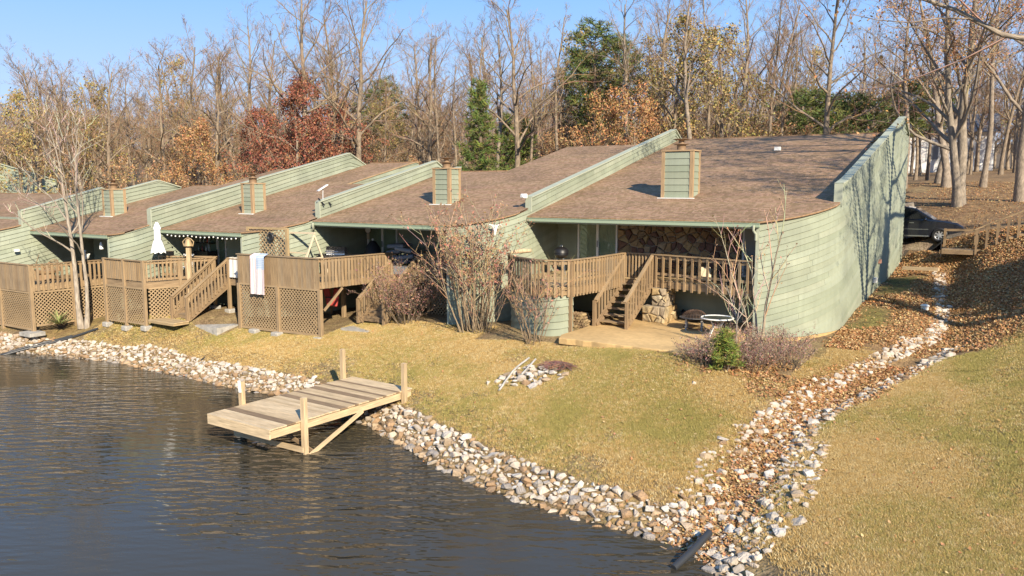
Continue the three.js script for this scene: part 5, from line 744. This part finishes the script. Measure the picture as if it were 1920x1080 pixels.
tubeThing('fallen_log', 'grey fallen log on the slope beyond the car', 'log', [[-6.8, groundY(-6.8, -49.4) + .15, -49.4], [-5.9, groundY(-5.9, -49.9) + .17, -49.9], [-5.0, groundY(-5, -50.3) + .16, -50.3]], .2, barkMat([.42, .35, .27]));
tubeThing('fallen_log', 'short grey log lying higher up the slope', 'log', [[-7.0, groundY(-7, -53) + .15, -53], [-6.0, groundY(-6, -53.2) + .16, -53.2]], .24, barkMat([.42, .35, .27]));
thingMesh('landscape_timber', barG(V(-4.7, 3.42, -39.1), V(-3.25, 3.46, -38.8), .14, .14), M.dock[0], 'weathered timber laid across the head of the leafy strip', 'timber');
{ // leaves caught behind the parapet
  const r = rngOf(850), b = new MB(); for (let k = 0; k < 900; k++) { const z = -33.5 - r() * 7.2, w = .06 + r() * r() * lerp(.25, .8, (-33.5 - z) / 7), x = -5.55 - w, y = 5.92 + SLOPE * (-25.68 - z) + .02 + r() * .06, a = r() * 6.28, s = .05 + r() * .03; b.col = pick([[.42, .24, .10], [.30, .16, .07], [.52, .34, .17]], r); const u = V(Math.cos(a) * s, (r() - .5) * .06, Math.sin(a) * s), v = V(-Math.sin(a) * s * .6, (r() - .5) * .06, Math.cos(a) * s * .6), c = V(x, y, z); b.quad(c.clone().sub(u), c.clone().sub(v).negate().add(c.clone().multiplyScalar(2)), c.clone().add(u), c.clone().sub(v)); }
  const o = mesh('roof_leaf_drift', b.geo(), M_twig, scene); o.userData = { kind: 'stuff', label: 'brown leaves drifted against the parapet of the nearest roof', category: 'leaves' };
}
// ---------------------------------------------------------------- things on and under the decks
{ const t = thing('kettle_grill', 'black kettle grill on thin legs on the nearest deck', 'grill', [-14.75, 3.7, -26.1]); mesh('bowl', lathe([[0, .62], [.18, .65], [.27, .76], [.28, .82], [0, .82]], 22), M.black, t); mesh('lid', lathe([[.285, .83], [.27, .95], [.17, 1.04], [0, 1.07]], 22), M.black, t); mesh('lid_handle', new THREE.TorusGeometry(.05, .012, 6, 12, Math.PI).translate(0, 1.07, 0), M.steel, t); for (let k = 0; k < 3; k++) { const a = k * 2.1 + .4; mesh('leg', new MB().tube([V(Math.cos(a) * .15, .68, Math.sin(a) * .15), V(Math.cos(a) * .26, .03, Math.sin(a) * .26)], .013, 6).geo(), M.steel, t); } mesh('ash_pan', new THREE.CylinderGeometry(.14, .12, .05, 16).translate(0, .36, 0), M.steel, t); }
{ const t = thing('fire_pit', 'round black fire pit with mesh dome on the patio', 'fire pit', [-9.35, 2.2, -25.7]); mesh('bowl', lathe([[0, .24], [.2, .27], [.33, .4], [.34, .42], [0, .42]], 24), M.iron, t); mesh('rim', lathe([[.33, .42], [.5, .425], [.5, .445], [.33, .445]], 28), mat([.20, .19, .18], { roughness: .5, metalness: .5 }), t); const d = new MB(); for (let k = 0; k < 24; k++) { const a = k / 24 * 6.2832; const P = []; for (let j = 0; j <= 6; j++) { const f = j / 6 * 1.5; P.push(V(Math.cos(a) * .4 * Math.cos(f), .45 + .24 * Math.sin(f), Math.sin(a) * .4 * Math.cos(f))); } d.tube(P, .006, 3, false); } for (let j = 1; j < 8; j++) { const f = j / 8 * 1.5, P = []; for (let k = 0; k <= 24; k++) { const a = k / 24 * 6.2832; P.push(V(Math.cos(a) * .4 * Math.cos(f), .45 + .24 * Math.sin(f), Math.sin(a) * .4 * Math.cos(f))); } d.tube(P, .005, 3, false); } const md = mesh('mesh_dome', d.geo(), mat([.16, .10, .07], { roughness: .6, metalness: .4 }), t); md.userData.kind = 'stuff'; for (let k = 0; k < 4; k++) { const a = k * 1.5708 + .5; mesh('leg', boxG(Math.cos(a) * .36 - .03, Math.cos(a) * .36 + .03, 0, .42, Math.sin(a) * .36 - .015, Math.sin(a) * .36 + .015), mat([.3, .29, .28], { roughness: .5 }), t); } mesh('foot_ring', new THREE.TorusGeometry(.36, .012, 6, 28).rotateX(Math.PI / 2).translate(0, .1, 0), M.iron, t); }
{ const t = thing('patio_table', 'round glass topped patio table with a white rim', 'table', [-8.25, 2.2, -24.75]); mesh('table_top', new THREE.CylinderGeometry(.49, .49, .012, 36).translate(0, .64, 0), mat([.10, .11, .09], { roughness: .08 }), t); mesh('rim', new THREE.TorusGeometry(.5, .024, 8, 40).rotateX(Math.PI / 2).translate(0, .64, 0), M.white, t); for (let k = 0; k < 4; k++) { const a = k * 1.5708 + .4, c = Math.cos(a), s = Math.sin(a); mesh('leg', new MB().tube([V(c * .32, .62, s * .32), V(c * .14, .36, s * .14), V(c * .34, .02, s * .34)], .016, 6).geo(), M.white, t); } mesh('brace_ring', new THREE.TorusGeometry(.15, .012, 6, 20).rotateX(Math.PI / 2).translate(0, .36, 0), M.white, t); }
{ const t = thing('hose_reel', 'black hose reel standing against the wall under the nearest deck', 'hose reel', [-10.35, 2.2, -27.5]); for (const s of [-1, 1]) mesh('wheel', new THREE.TorusGeometry(.16, .025, 8, 20).rotateY(Math.PI / 2).translate(s * .1, .2, 0), M.black, t); mesh('hose', new THREE.CylinderGeometry(.13, .13, .18, 18).rotateZ(Math.PI / 2).translate(0, .2, 0), M.dark, t); mesh('stand', boxG(-.13, .13, 0, .03, -.16, .16), M.black, t); }
{ const t = thing('firewood_pile', 'stack of split firewood under the nearest stair', 'firewood'), r = rngOf(860); for (let j = 0; j < 6; j++) for (let i = 0; i < 9 - j * .6; i++) { const x = -13.55 + i * .115 + (j % 2) * .055 + (r() - .5) * .02, y = 2.06 + j * .1, s = .05 + r() * .014; mesh('log', new THREE.CylinderGeometry(s, s * (.9 + r() * .15), .42, 6).rotateX(Math.PI / 2).rotateZ(r() * 3).translate(x, y, -24.55 + (r() - .5) * .08), pick([M.pale[0], M.pale[1], M.deck[0], M.dockDark[0]], r), t); } }
thingMesh('split_log', new MB().tube([V(0, 0, 0), V(.35, .05, .02), V(.7, .06, 0)], [.05, .09, .06], 7).geo(), M.dock[0], 'weathered piece of wood lying on the rail of the rounded bay', 'log', [-15.35, 4.7, -23.6], undefined, [0, .6, 0]);
thingMesh('cushion', new RoundedBoxGeometry(.42, .5, .14, 3, .06), mat([.62, .52, .36]), 'tan pillow propped on the nearest deck by the stone wall', 'cushion', [-9.45, 3.98, -26.9], undefined, [-.3, .2, .1]);
{ const t = thing('camp_chair', 'dark folding chair on the nearest deck by the stone wall', 'chair', [-8.35, 3.7, -26.7], .3); for (const [a, b] of [[[-.25, 0, .2], [.2, .8, -.22]], [[.25, 0, .2], [-.2, .8, -.22]], [[-.25, 0, -.2], [.25, .45, .2]], [[.25, 0, -.2], [-.25, .45, .2]]]) mesh('leg', new MB().tube([V(...a), V(...b)], .012, 6).geo(), M.iron, t); mesh('seat', boxG(-.24, .24, .4, .425, -.2, .2), M.dark, t); mesh('backrest', barG(V(0, .44, -.2), V(0, .85, -.27), .46, .02, V(0, 0, 1)), M.dark, t); }
thingMesh('security_camera', merge([at(new RoundedBoxGeometry(.2, .17, .2, 2, .03), 0, .1, 0), at(new THREE.CylinderGeometry(.06, .06, .05, 14).rotateX(Math.PI / 2), 0, .1, .11)]), M.white, 'white floodlight box on the parapet end beside the nearest roof', 'floodlight', [-16.15, 6.55, -25.7], undefined, [0, -.3, 0]);
{ const t = thing('cow_skull', 'white horned skull hung on the curved wall of the second house', 'skull', [-16.36, 5.55, -24.05], .75); mesh('skull', merge([at(new THREE.SphereGeometry(.11, 12, 8).scale(1, .8, .6), 0, 0, 0), at(lathe([[.0, -.32], [.045, -.3], [.05, -.2], [.09, 0], [0, .03]], 10).scale(1, 1, .7), 0, 0, .02)]), M.white, t); for (const s of [-1, 1]) mesh('horn', new MB().tube([V(s * .08, .05, 0), V(s * .2, .09, .02), V(s * .27, .02, .04)], [.03, .022, .008], 7).geo(), M.white, t); }
{ const t = thing('satellite_dish', 'flat white satellite panel on a tripod bracket over a parapet', 'antenna', [-25.05, 6.45, -24.0]); mesh('panel', new RoundedBoxGeometry(.3, .5, .04, 2, .015).rotateX(-1.0).rotateY(-.5).translate(0, .5, 0), M.white, t); mesh('mast', new MB().tube([V(0, 0, 0), V(0, .48, -.02)], .02, 8).geo(), mat([.5, .5, .5], { roughness: .5 }), t); for (const z of [-.05, .35]) mesh('bracket', barG(V(-.05, .06 - z * .1, -z + .15), V(.24, -.22, -z + .1), .05, .04), M.black, t); for (const z of [.35, -.35]) mesh('foot', barG(V(0, 0, 0), V(0, -.02 + (z < 0 ? .06 : -.06), z), .04, .03), M.grey, t); }
{ const t = thing('gas_grill', 'stainless gas grill with black side shelves on the second deck', 'grill', [-24.0, 3.4, -23.6], .3); mesh('cabinet', boxG(-.45, .45, .1, .8, -.28, .28), M.black, t); const l = new THREE.CylinderGeometry(.3, .3, .84, 20, 1, false, 0, Math.PI).rotateZ(Math.PI / 2).rotateX(0); mesh('lid', at(l, 0, .86, 0, -1.57, 0, 0), M.steel, t); mesh('lid_handle', new MB().tube([V(-.3, .98, .31), V(.3, .98, .31)], .016, 8).geo(), M.steel, t); for (const s of [-1, 1]) mesh('side_shelf', boxG(s > 0 ? .46 : -.85, s > 0 ? .85 : -.46, .8, .84, -.26, .26), M.black, t); mesh('control_panel', boxG(-.44, .44, .68, .8, .285, .31), M.steel, t); for (let k = 0; k < 4; k++) mesh('knob', new THREE.CylinderGeometry(.028, .028, .04, 12).rotateX(Math.PI / 2).translate(-.3 + k * .2, .74, .33), M.black, t); for (const x of [-.4, .4]) mesh('wheel', new THREE.CylinderGeometry(.07, .07, .05, 14).rotateZ(Math.PI / 2).translate(x, .07, 0), M.black, t); }
{ const t = thing('covered_grill', 'black covered smoker behind the gas grill on the second porch', 'smoker', [-23.4, 3.4, -25.2]); mesh('cover', lathe([[.42, 0], [.4, .7], [.3, 1.05], [.12, 1.3], [0, 1.34]], 16), mat([.015, .015, .018], { roughness: .7 }), t); mesh('top_knob', new THREE.SphereGeometry(.05, 10, 8).translate(0, 1.38, 0), M.white, t); }
{ const r = rngOf(870), spots = [[-22.4, 3.9, -25.2, .2, 0], [-21.6, 3.95, -25.25, -.15, .05], [-22.3, 4.12, -25.2, .1, -.06], [-21.5, 4.15, -25.2, .3, .1], [-22.0, 4.36, -25.25, -.1, .16], [-21.5, 4.42, -25.2, .15, -.12], [-21.9, 4.58, -25.2, .1, .05]];
  const names = ['grey patio cushion at the bottom of the porch stack by the door', 'grey patio cushion at the bottom of the porch stack by the railing', 'second grey cushion up in the porch stack by the door', 'second grey cushion up in the porch stack by the railing', 'grey cushion slanting across the middle of the porch stack', 'grey cushion drooping over the front of the porch stack', 'topmost grey cushion of the stack on the second porch'];
  spots.forEach(([x, y, z, a, b], i) => thingMesh('patio_cushion', new RoundedBoxGeometry(.85, .17, .75, 3, .08), mat([[.17, .19, .215], [.13, .145, .17], [.21, .23, .25]][i % 3]), names[i], 'cushion', [x, y, z], 'cushions stacked on the second porch', [b * .6, a, b])); 
  const b = thing('storage_box', 'dark deck box under the stack of grey cushions', 'box', [-22, 3.4, -25.25]); mesh('body', new RoundedBoxGeometry(1.7, .38, .7, 2, .03).translate(0, .2, 0), M.grey, b); mesh('lid', new RoundedBoxGeometry(1.76, .05, .74, 2, .02).translate(0, .4, 0), M.dark, b); }
{ const t = thing('wall_clock', 'pale pendulum clock on the back wall of the second porch', 'clock', [-24.6, 5.1, -26.2], .35); mesh('face', new THREE.CylinderGeometry(.13, .13, .03, 24).rotateX(Math.PI / 2), M.white, t); mesh('rim', new THREE.TorusGeometry(.135, .018, 8, 24), mat([.12, .05, .025]), t); mesh('pendulum_case', boxG(-.06, .06, -.4, -.17, -.012, .015), mat([.5, .42, .3]), t); }
{ const t = thing('lattice_screen', 'tan lattice privacy screen standing at the end of the second deck', 'screen'); lattice(t, [-26.85, -21.6], [-24.8, -21.75], 4.0, 5.3, .2, false); for (const [x, z] of [[-26.88, -21.58], [-24.78, -21.76]]) mesh('post', boxG(x - .07, x + .07, 3.4, 5.36, z - .05, z + .05), M.pale[1], t); mesh('rail', barG(V(-26.9, 5.34, -21.56), V(-24.75, 5.34, -21.74), .06, .09), M.pale[1], t); }
{ const t = thing('wall_ornament', 'round dark metal sun ornament hung on the lattice screen', 'ornament', [-25.55, 5.0, -21.6], .05); mesh('disc', new THREE.TorusGeometry(.13, .05, 8, 22), M.iron, t); for (let k = 0; k < 8; k++) mesh('ray', barG(V(0, 0, .01), V(Math.cos(k * .785) * .2, Math.sin(k * .785) * .2, .01), .03, .02, V(0, 0, 1)), M.iron, t); }
{ const t = thing('swing_frame', 'cream A frame of an empty garden swing on the second deck', 'swing'), m = mat([.62, .52, .36], { roughness: .6 }), z0 = -22.5, B = (a, b, w = .06) => mesh('frame_bar', barG(V(...a), V(...b), w, w), m, t); mesh('top_bar', barG(V(-26.4, 5.12, z0), V(-24.0, 5.16, z0), .07, .07), m, t); for (const x of [-26.35, -24.05]) { B([x, 5.1, z0], [x - .15, 3.42, z0 + .65]); B([x, 5.1, z0], [x + .1, 3.42, z0 - .65]); B([x - .08, 4.15, z0 + .38], [x + .06, 4.15, z0 - .38]); } const s = (a, b) => mesh('seat_bar', barG(V(...a), V(...b), .05, .05), m, t); s([-26.1, 4.35, z0 + .15], [-24.3, 4.35, z0 + .15]); s([-26.1, 3.95, z0 + .3], [-24.3, 3.95, z0 + .3]); s([-26.1, 4.35, z0 + .15], [-26.0, 3.95, z0 + .3]); s([-24.3, 4.35, z0 + .15], [-24.4, 3.95, z0 + .3]); s([-25.6, 4.35, z0 + .15], [-25.2, 3.95, z0 + .3]); }
{ // faded flag towel over the rail
  const W = 256, H = 512, T = tex(W, H, (u, v) => { const n = .96 + .06 * fbm(u * 20, v * 40, 131, 2); if (v > .62 && u > .42) { const sx = (u - .42) * 12, sy = (v - .62) * 22, d = Math.hypot(sx - Math.floor(sx) - .5, sy - Math.floor(sy) - .5); return d < .26 ? [.9 * n, .92 * n, .95 * n] : [.68 * n, .76 * n, .86 * n]; } const s = Math.floor(u * 13) % 2; return s ? [.95 * n, .93 * n, .92 * n] : [.90 * n, .80 * n, .79 * n]; });
  const b = new MB(), nx = 14, ny = 16, a = V(-26.0, 0, -20.96), e = V(-25.2, 0, -21.0), P = (i, j) => { const u = i / nx, q = j / ny, p = a.clone().lerp(e, u), w = Math.sin(u * 13 + q * 2) * .022 * (.3 + q) + .06, top = j === 0 ? -.16 : 0; return V(p.x + .03 * q * Math.sin(u * 5), 4.375 - q * 1.62, p.z + (j === 0 ? top : w)); }; for (let i = 0; i < nx; i++) for (let j = 0; j < ny; j++) b.quad(P(i, j + 1), P(i + 1, j + 1), P(i + 1, j), P(i, j), [[i / nx, 1 - (j + 1) / ny], [(i + 1) / nx, 1 - (j + 1) / ny], [(i + 1) / nx, 1 - j / ny], [i / nx, 1 - j / ny]]);
  const g = b.geo(); g.deleteAttribute('normal'); const w = mergeVertices(g, 1e-4); w.computeVertexNormals(); thingMesh('flag_towel', w, mat([.86, .86, .86], { map: T, side: THREE.DoubleSide, roughness: .95 }), 'faded striped flag hung over the boarded rail of the second deck', 'flag'); }
{ const t = thing('life_vest', 'red life vests hung from a post under the second deck', 'life vest', [-23.4, 2.15, -22.75], .3); for (const [x, a] of [[-.17, .25], [.17, -.2]]) mesh('panel', new RoundedBoxGeometry(.26, .75, .12, 3, .06).rotateZ(a).translate(x, .45, 0), mat([.45, .06, .05], { roughness: .7 }), t); mesh('strap', boxG(-.25, .25, .42, .47, .062, .075), M.dark, t); }
{ const t = thing('patio_umbrella', 'closed white umbrella on the third deck', 'umbrella', [-31.6, 3.06, -20.6]); mesh('pole', new MB().tube([V(0, 0, 0), V(0, 2.45, 0)], .022, 8).geo(), M.iron, t); const c = lathe([[.30, 1.12], [.28, 1.2], [.17, 1.6], [.13, 1.68], [.12, 2.1], [.15, 2.15], [.1, 2.3], [.04, 2.42], [0, 2.44]], 24), p = c.attributes.position; for (let i = 0; i < p.count; i++) { const a = Math.atan2(p.getZ(i), p.getX(i)), k = 1 + .14 * Math.sin(a * 8); p.setXYZ(i, p.getX(i) * k, p.getY(i) - (p.getY(i) < 1.15 ? .04 * Math.sin(a * 8) : 0), p.getZ(i) * k); } c.computeVertexNormals(); mesh('canopy', c, mat([.86, .86, .84], { side: THREE.DoubleSide, roughness: .9 }), t); mesh('base', new THREE.CylinderGeometry(.22, .25, .08, 20).translate(0, .04, 0), M.iron, t); }
{ const t = thing('dinner_bell', 'rusty yard bell in a yoke on a thick post by the third deck', 'bell', [-30.05, 1.3, -21.0]); mesh('post', barG(V(0, 0, 0), V(0, 3.12, 0), .16, .16, V(1, 0, 0)), M.dock[1], t); const m = mat([.42, .30, .16], { roughness: .6, metalness: .3 }); mesh('bell', lathe([[.2, 3.2], [.19, 3.23], [.13, 3.36], [.1, 3.46], [.05, 3.5], [0, 3.51]], 22), m, t); mesh('yoke', new MB().tube([V(0, 3.12, 0), V(-.2, 3.2, 0), V(-.24, 3.38, 0), V(-.12, 3.5, 0), V(0, 3.55, 0), V(.12, 3.5, 0), V(.24, 3.38, 0), V(.2, 3.2, 0), V(0, 3.12, 0)], .022, 6).geo(), m, t); t.rotation.y = .5; }
{ const t = thing('string_lights', 'string of small white bulbs under the eave of the third house', 'string lights'), w = new MB(), P = []; for (let k = 0; k <= 34; k++) { const u = k / 34; P.push(V(lerp(-32, -27.1, u), 4.95 - .05 * Math.abs(Math.sin(u * 9.4)), -21.25)); } w.tube(P, .006, 4, false); mesh('cord', w.geo(), M.dark, t); for (let k = 1; k < 34; k += 2) mesh('bulb', new THREE.SphereGeometry(.035, 8, 6).translate(P[k].x, P[k].y - .04, P[k].z), M.white, t); }
{ const t = thing('towel', 'white towel hanging over the third deck rail at the stair head', 'towel', [0, 0, 0]); const b = new MB(); for (let i = 0; i < 8; i++) { const x0 = -28.75 + i * .07, x1 = x0 + .07, w = k => .015 * Math.sin(k * 1.7); b.quad(V(x0, 3.15, -22.0 + w(i)), V(x1, 3.15, -22.0 + w(i + 1)), V(x1, 4.0, -22.02), V(x0, 4.0, -22.02)); b.quad(V(x0, 4.0, -22.02), V(x1, 4.0, -22.02), V(x1, 4.005, -22.2), V(x0, 4.005, -22.2)); } mesh('cloth', b.geo(), mat([.75, .72, .66], { side: THREE.DoubleSide }), t); }
{ const t = thing('bar_cabinet', 'dark bar shelf with bottles on the third porch', 'cabinet', [-31.9, 3.06, -23.1]); mesh('body', boxG(-.5, .5, 0, 1.0, -.25, .2), M.dark, t); mesh('shelf', boxG(-.5, .5, 1.35, 1.39, -.25, .05), M.dark, t); const r = rngOf(9); for (let k = 0; k < 7; k++) mesh('bottle', lathe([[0, 0], [.035, 0], [.035, .14], [.012, .19], [.012, .25], [0, .25]], 10).translate(-.4 + k * .13, k % 2 ? 1.39 : 1.0, -.02), mat([[.3, .35, .3], [.6, .6, .58], [.3, .05, .03]][k % 3], { roughness: .2 }), t); }
{ const t = thing('side_chair', 'white patio chair behind the rail of the third deck', 'chair', [-31.0, 3.06, -21.5], .4); mesh('seat', boxG(-.24, .24, .42, .46, -.24, .24), M.white, t); mesh('backrest', boxG(-.24, .24, .5, 1.0, -.26, -.23), M.white, t); for (const x of [-.21, .21]) for (const z of [-.21, .21]) mesh('leg', boxG(x - .02, x + .02, 0, .42, z - .02, z + .02), M.white, t); }
{ const t = thing('hanging_lantern', 'white lantern hanging under the eave of the fourth house', 'lantern', [-34.4, 4.25, -19.7]); mesh('glass_body', lathe([[.0, 0], [.08, 0], [.09, .04], [.07, .25], [.03, .33], [0, .34]], 12), M.white, t); mesh('hook', new MB().tube([V(0, .34, 0), V(0, .72, 0)], .008, 5).geo(), M.iron, t); }
{ const t = thing('deck_chair', 'brown slatted wooden chair on the deck by the pond', 'chair', [-38.6, 2.78, -18.6], -.5); for (let k = 0; k < 5; k++) { mesh('back_slat', barG(V(-.24 + k * .12, .35, -.2), V(-.24 + k * .12, 1.1, -.45), .1, .02, V(0, 0, 1)), M.deck[k % 3], t); mesh('seat_slat', boxG(-.3, .3, .38, .4, -.2 + k * .11, -.11 + k * .11), M.deck[k % 3], t); } for (const x of [-.32, .32]) { mesh('leg', boxG(x - .03, x + .03, 0, .6, .22, .3), M.deck[1], t); mesh('leg', boxG(x - .03, x + .03, 0, .4, -.3, -.22), M.deck[1], t); mesh('arm', boxG(x - .06, x + .06, .6, .625, -.35, .35), M.deck[2], t); } }
{ const t = thing('wicker_chair', 'round brown wicker chair on the deck by the pond', 'chair', [-37.6, 2.78, -18.9], .3), m = new MB(); for (let j = 0; j < 9; j++) { const P = []; for (let k = 0; k <= 20; k++) { const a = Math.PI * (.0 + k / 20), f = j / 8; P.push(V(Math.cos(a) * (.5 - .1 * f), .4 + f * .5 * Math.sin(a), -.2 - Math.sin(a) * .3)); } m.tube(P, .016, 4, false); } const w = mesh('woven_back', m.geo(), mat([.30, .19, .10]), t); w.userData.kind = 'stuff'; mesh('seat', new THREE.CylinderGeometry(.46, .4, .12, 24).translate(0, .38, 0), mat([.34, .22, .12]), t); mesh('base', new THREE.CylinderGeometry(.3, .38, .33, 20, 1, true).translate(0, .17, 0), mat([.28, .18, .1], { side: THREE.DoubleSide }), t); }
{ const t = thing('garden_bird', 'white bird ornament on the rail of the deck by the pond', 'ornament', [-36.0, 3.7, -19.9], .4); mesh('body', new THREE.SphereGeometry(.13, 14, 10).scale(.7, 1, 1.1).translate(0, .14, 0), M.white, t); mesh('neck', new MB().tube([V(0, .2, .08), V(0, .34, .12), V(0, .42, .06)], [.06, .04, .05], 8).geo(), M.white, t); mesh('tail', lathe([[0, 0], [.07, .02], [.02, .18], [0, .2]], 8).rotateX(-1.1).translate(0, .18, -.06), M.white, t); }
{ const t = thing('planter_box', 'black box planter on the corner rail of the third deck', 'planter', [-31.9, 3.98, -21.3]); mesh('box', boxG(-.2, .2, 0, .2, -.12, .12), M.black, t); mesh('soil', boxG(-.18, .18, .19, .205, -.1, .1), M.dockDark[0], t); }
// ---------------------------------------------------------------- footbridge and stair beside the driveway
{ const t = thing('footbridge', 'small plank footbridge over the leafy swale with a wooden rail', 'bridge'), r = rngOf(880); for (let k = 0; k < 9; k++) { const x = -3.35 + k * .145; mesh('plank', boxG(x, x + .135, 4.2, 4.24, -41.2, -40.2), pick(M.dockDark.concat(M.deck), r), t); } for (const z of [-41.15, -40.25]) mesh('beam', boxG(-3.4, -2.0, 4.04, 4.2, z - .05, z + .05), M.dockDark[0], t); for (const x of [-3.3, -2.1]) mesh('post', boxG(x - .05, x + .05, 3.9, 5.12, -41.25, -41.15), M.deck[1], t); mesh('rail', barG(V(-3.35, 5.05, -41.2), V(-2.05, 5.08, -41.2), .05, .1), M.deck[1], t); mesh('iron_post', boxG(-3.36, -3.32, 3.9, 4.75, -40.24, -40.2), M.iron, t); }
{ const t = thing('hillside_stair', 'timber stair with handrail climbing the bank from the footbridge', 'stair'), r = rngOf(881), n = 7; for (let k = 0; k < n; k++) { const x = -2.0 + k * .3, y = Math.max(4.28 + k * .15, groundY(x, -40.7) + .02); mesh('step', boxG(x, x + .3, y - .1, y, -41.15, -40.25), pick(M.deck, r), t); } for (let k = 0; k < 6; k++) { const x = -2.0 + k * .38, y = 4.3 + k * .19; for (const z of [-41.2, -40.2]) mesh('post', boxG(x - .04, x + .04, Math.min(y, groundY(x, z)) - .1, y + .85, z - .04, z + .04), M.dockDark[k % 2], t); } for (const z of [-41.2, -40.2]) mesh('hand_rail', barG(V(-2.1, 5.13, z), V(.1, 6.2, z), .06, .04), M.deck[2], t); }
// ---------------------------------------------------------------- parked car
{
  const X = -5.15, Z = -44.75, t = thing('parked_car', 'black sport utility car parked behind the nearest house', 'car', [X, groundY(X, Z) + .04, Z]); const paint = new THREE.MeshPhysicalMaterial({ color: lin(.008, .009, .016), roughness: .25, clearcoat: 1, clearcoatRoughness: .04 });
  const prof = pts => { const s = new THREE.Shape(); pts.forEach((p, i) => i ? s.lineTo(...p) : s.moveTo(...p)); return s; };
  const body = prof([[-2.3, .42], [-2.34, .8], [-2.28, 1.02], [-1.5, 1.06], [.9, 1.05], [1.55, 1.0], [2.1, .9], [2.33, .76], [2.38, .5], [2.2, .34], [1.88, .33], [1.8, .52], [1.62, .68], [1.4, .72], [1.18, .68], [1.0, .52], [.93, .32], [-.95, .32], [-1.02, .52], [-1.2, .68], [-1.42, .72], [-1.64, .68], [-1.82, .52], [-1.9, .36]]); const ext = (s, d, b) => new THREE.ExtrudeGeometry(s, { depth: d, bevelEnabled: true, bevelSize: b, bevelThickness: b, bevelSegments: 4 }).translate(0, 0, -d / 2);
  mesh('body', ext(body, 1.7, .07), paint, t); const cabin = prof([[-2.2, 1.06], [-2.0, 1.45], [-1.6, 1.64], [-.2, 1.68], [.3, 1.58], [1.15, 1.06]]); mesh('cabin', ext(cabin, 1.4, .06), paint, t);
  const G = new THREE.MeshPhysicalMaterial({ color: lin(.01, .012, .015), roughness: .05 }); for (const s of [1, -1]) { for (const w of [[[-1.95, 1.14], [-1.8, 1.42], [-1.55, 1.56], [-1.25, 1.58], [-1.25, 1.14]], [[-1.15, 1.14], [-1.15, 1.58], [-.3, 1.6], [-.3, 1.14]], [[-.2, 1.14], [-.2, 1.6], [.22, 1.52], [.85, 1.14]]]) mesh('side_window', new THREE.ExtrudeGeometry(prof(w), { depth: .012, bevelEnabled: false }).translate(0, 0, s > 0 ? .765 : -.777), G, t); mesh('chrome_strip', boxG(-.9, .9, .62, .65, s * .93 - .012, s * .93 + .012), M.steel, t); mesh('sill', boxG(-.95, .93, .28, .34, s * .9 - .03, s * .9 + .03), M.steel, t); for (const x of [-.95, .05]) mesh('door_handle', boxG(x, x + .2, .93, .965, s * .925 - .02, s * .925 + .02), M.steel, t); mesh('headlight', new THREE.SphereGeometry(.16, 14, 10).scale(1.1, .62, .9).translate(2.12, .78, s * .72), new THREE.MeshPhysicalMaterial({ color: lin(.8, .82, .85), roughness: .1, clearcoat: 1 }), t); mesh('mirror', new THREE.SphereGeometry(.1, 10, 8).scale(.8, .8, 1.2).translate(.75, 1.12, s * .98), paint, t);
    for (const x of [-1.42, 1.4]) { const w = mesh('wheel', new THREE.TorusGeometry(.28, .095, 10, 28).translate(x, .37, s * .86), M.black, t); const rim = new MB(); for (let k = 0; k < 7; k++) { const a = k / 7 * 6.2832; rim.bar(V(x, .37, s * .89), V(x + Math.cos(a) * .22, .37 + Math.sin(a) * .22, s * .9), .06, .03, V(0, 0, 1)); } mesh('rim', merge([rim.geo(), new THREE.TorusGeometry(.215, .022, 8, 28).translate(x, .37, s * .9), new THREE.CylinderGeometry(.06, .06, .05, 14).rotateX(Math.PI / 2).translate(x, .37, s * .9)]), mat([.62, .62, .62], { roughness: .3, metalness: .7 }), w); mesh('brake_disc', new THREE.CylinderGeometry(.2, .2, .03, 20).rotateX(Math.PI / 2).translate(x, .37, s * .83), M.iron, w); } }
}
{ // pale house far behind the trees
  const t = thing('distant_house', 'pale grey house half hidden beyond the driveway trees', 'house', [-12.5, groundY(-12.5, -108) - .2, -108], .1); mesh('wall', boxG(-8, 8, 0, 4.6, -4, 4), mat([.8, .8, .8]), t); const rf = new MB(); rf.quad(V(-8.5, 4.5, 4.5), V(8.5, 4.5, 4.5), V(8.5, 6.8, 0), V(-8.5, 6.8, 0)); rf.quad(V(8.5, 4.5, -4.5), V(-8.5, 4.5, -4.5), V(-8.5, 6.8, 0), V(8.5, 6.8, 0)); rf.tri(V(-8, 4.6, 4), V(-8, 6.7, 0), V(-8, 4.6, -4)); rf.tri(V(8, 4.6, 4), V(8, 4.6, -4), V(8, 6.7, 0)); mesh('roof', rf.geo(), mat([.2, .2, .21]), t); for (const x of [-5.5, -2, 2, 5.5]) { const w = mesh('window', boxG(x - .7, x + .7, 1.4, 3.2, 3.98, 4.05), M.white, t); mesh('pane', boxG(x - .5, x + .5, 1.55, 3.05, 4.06, 4.07), mat([.25, .27, .3], { roughness: .1 }), w); }
}
renderer.render(scene, camera);
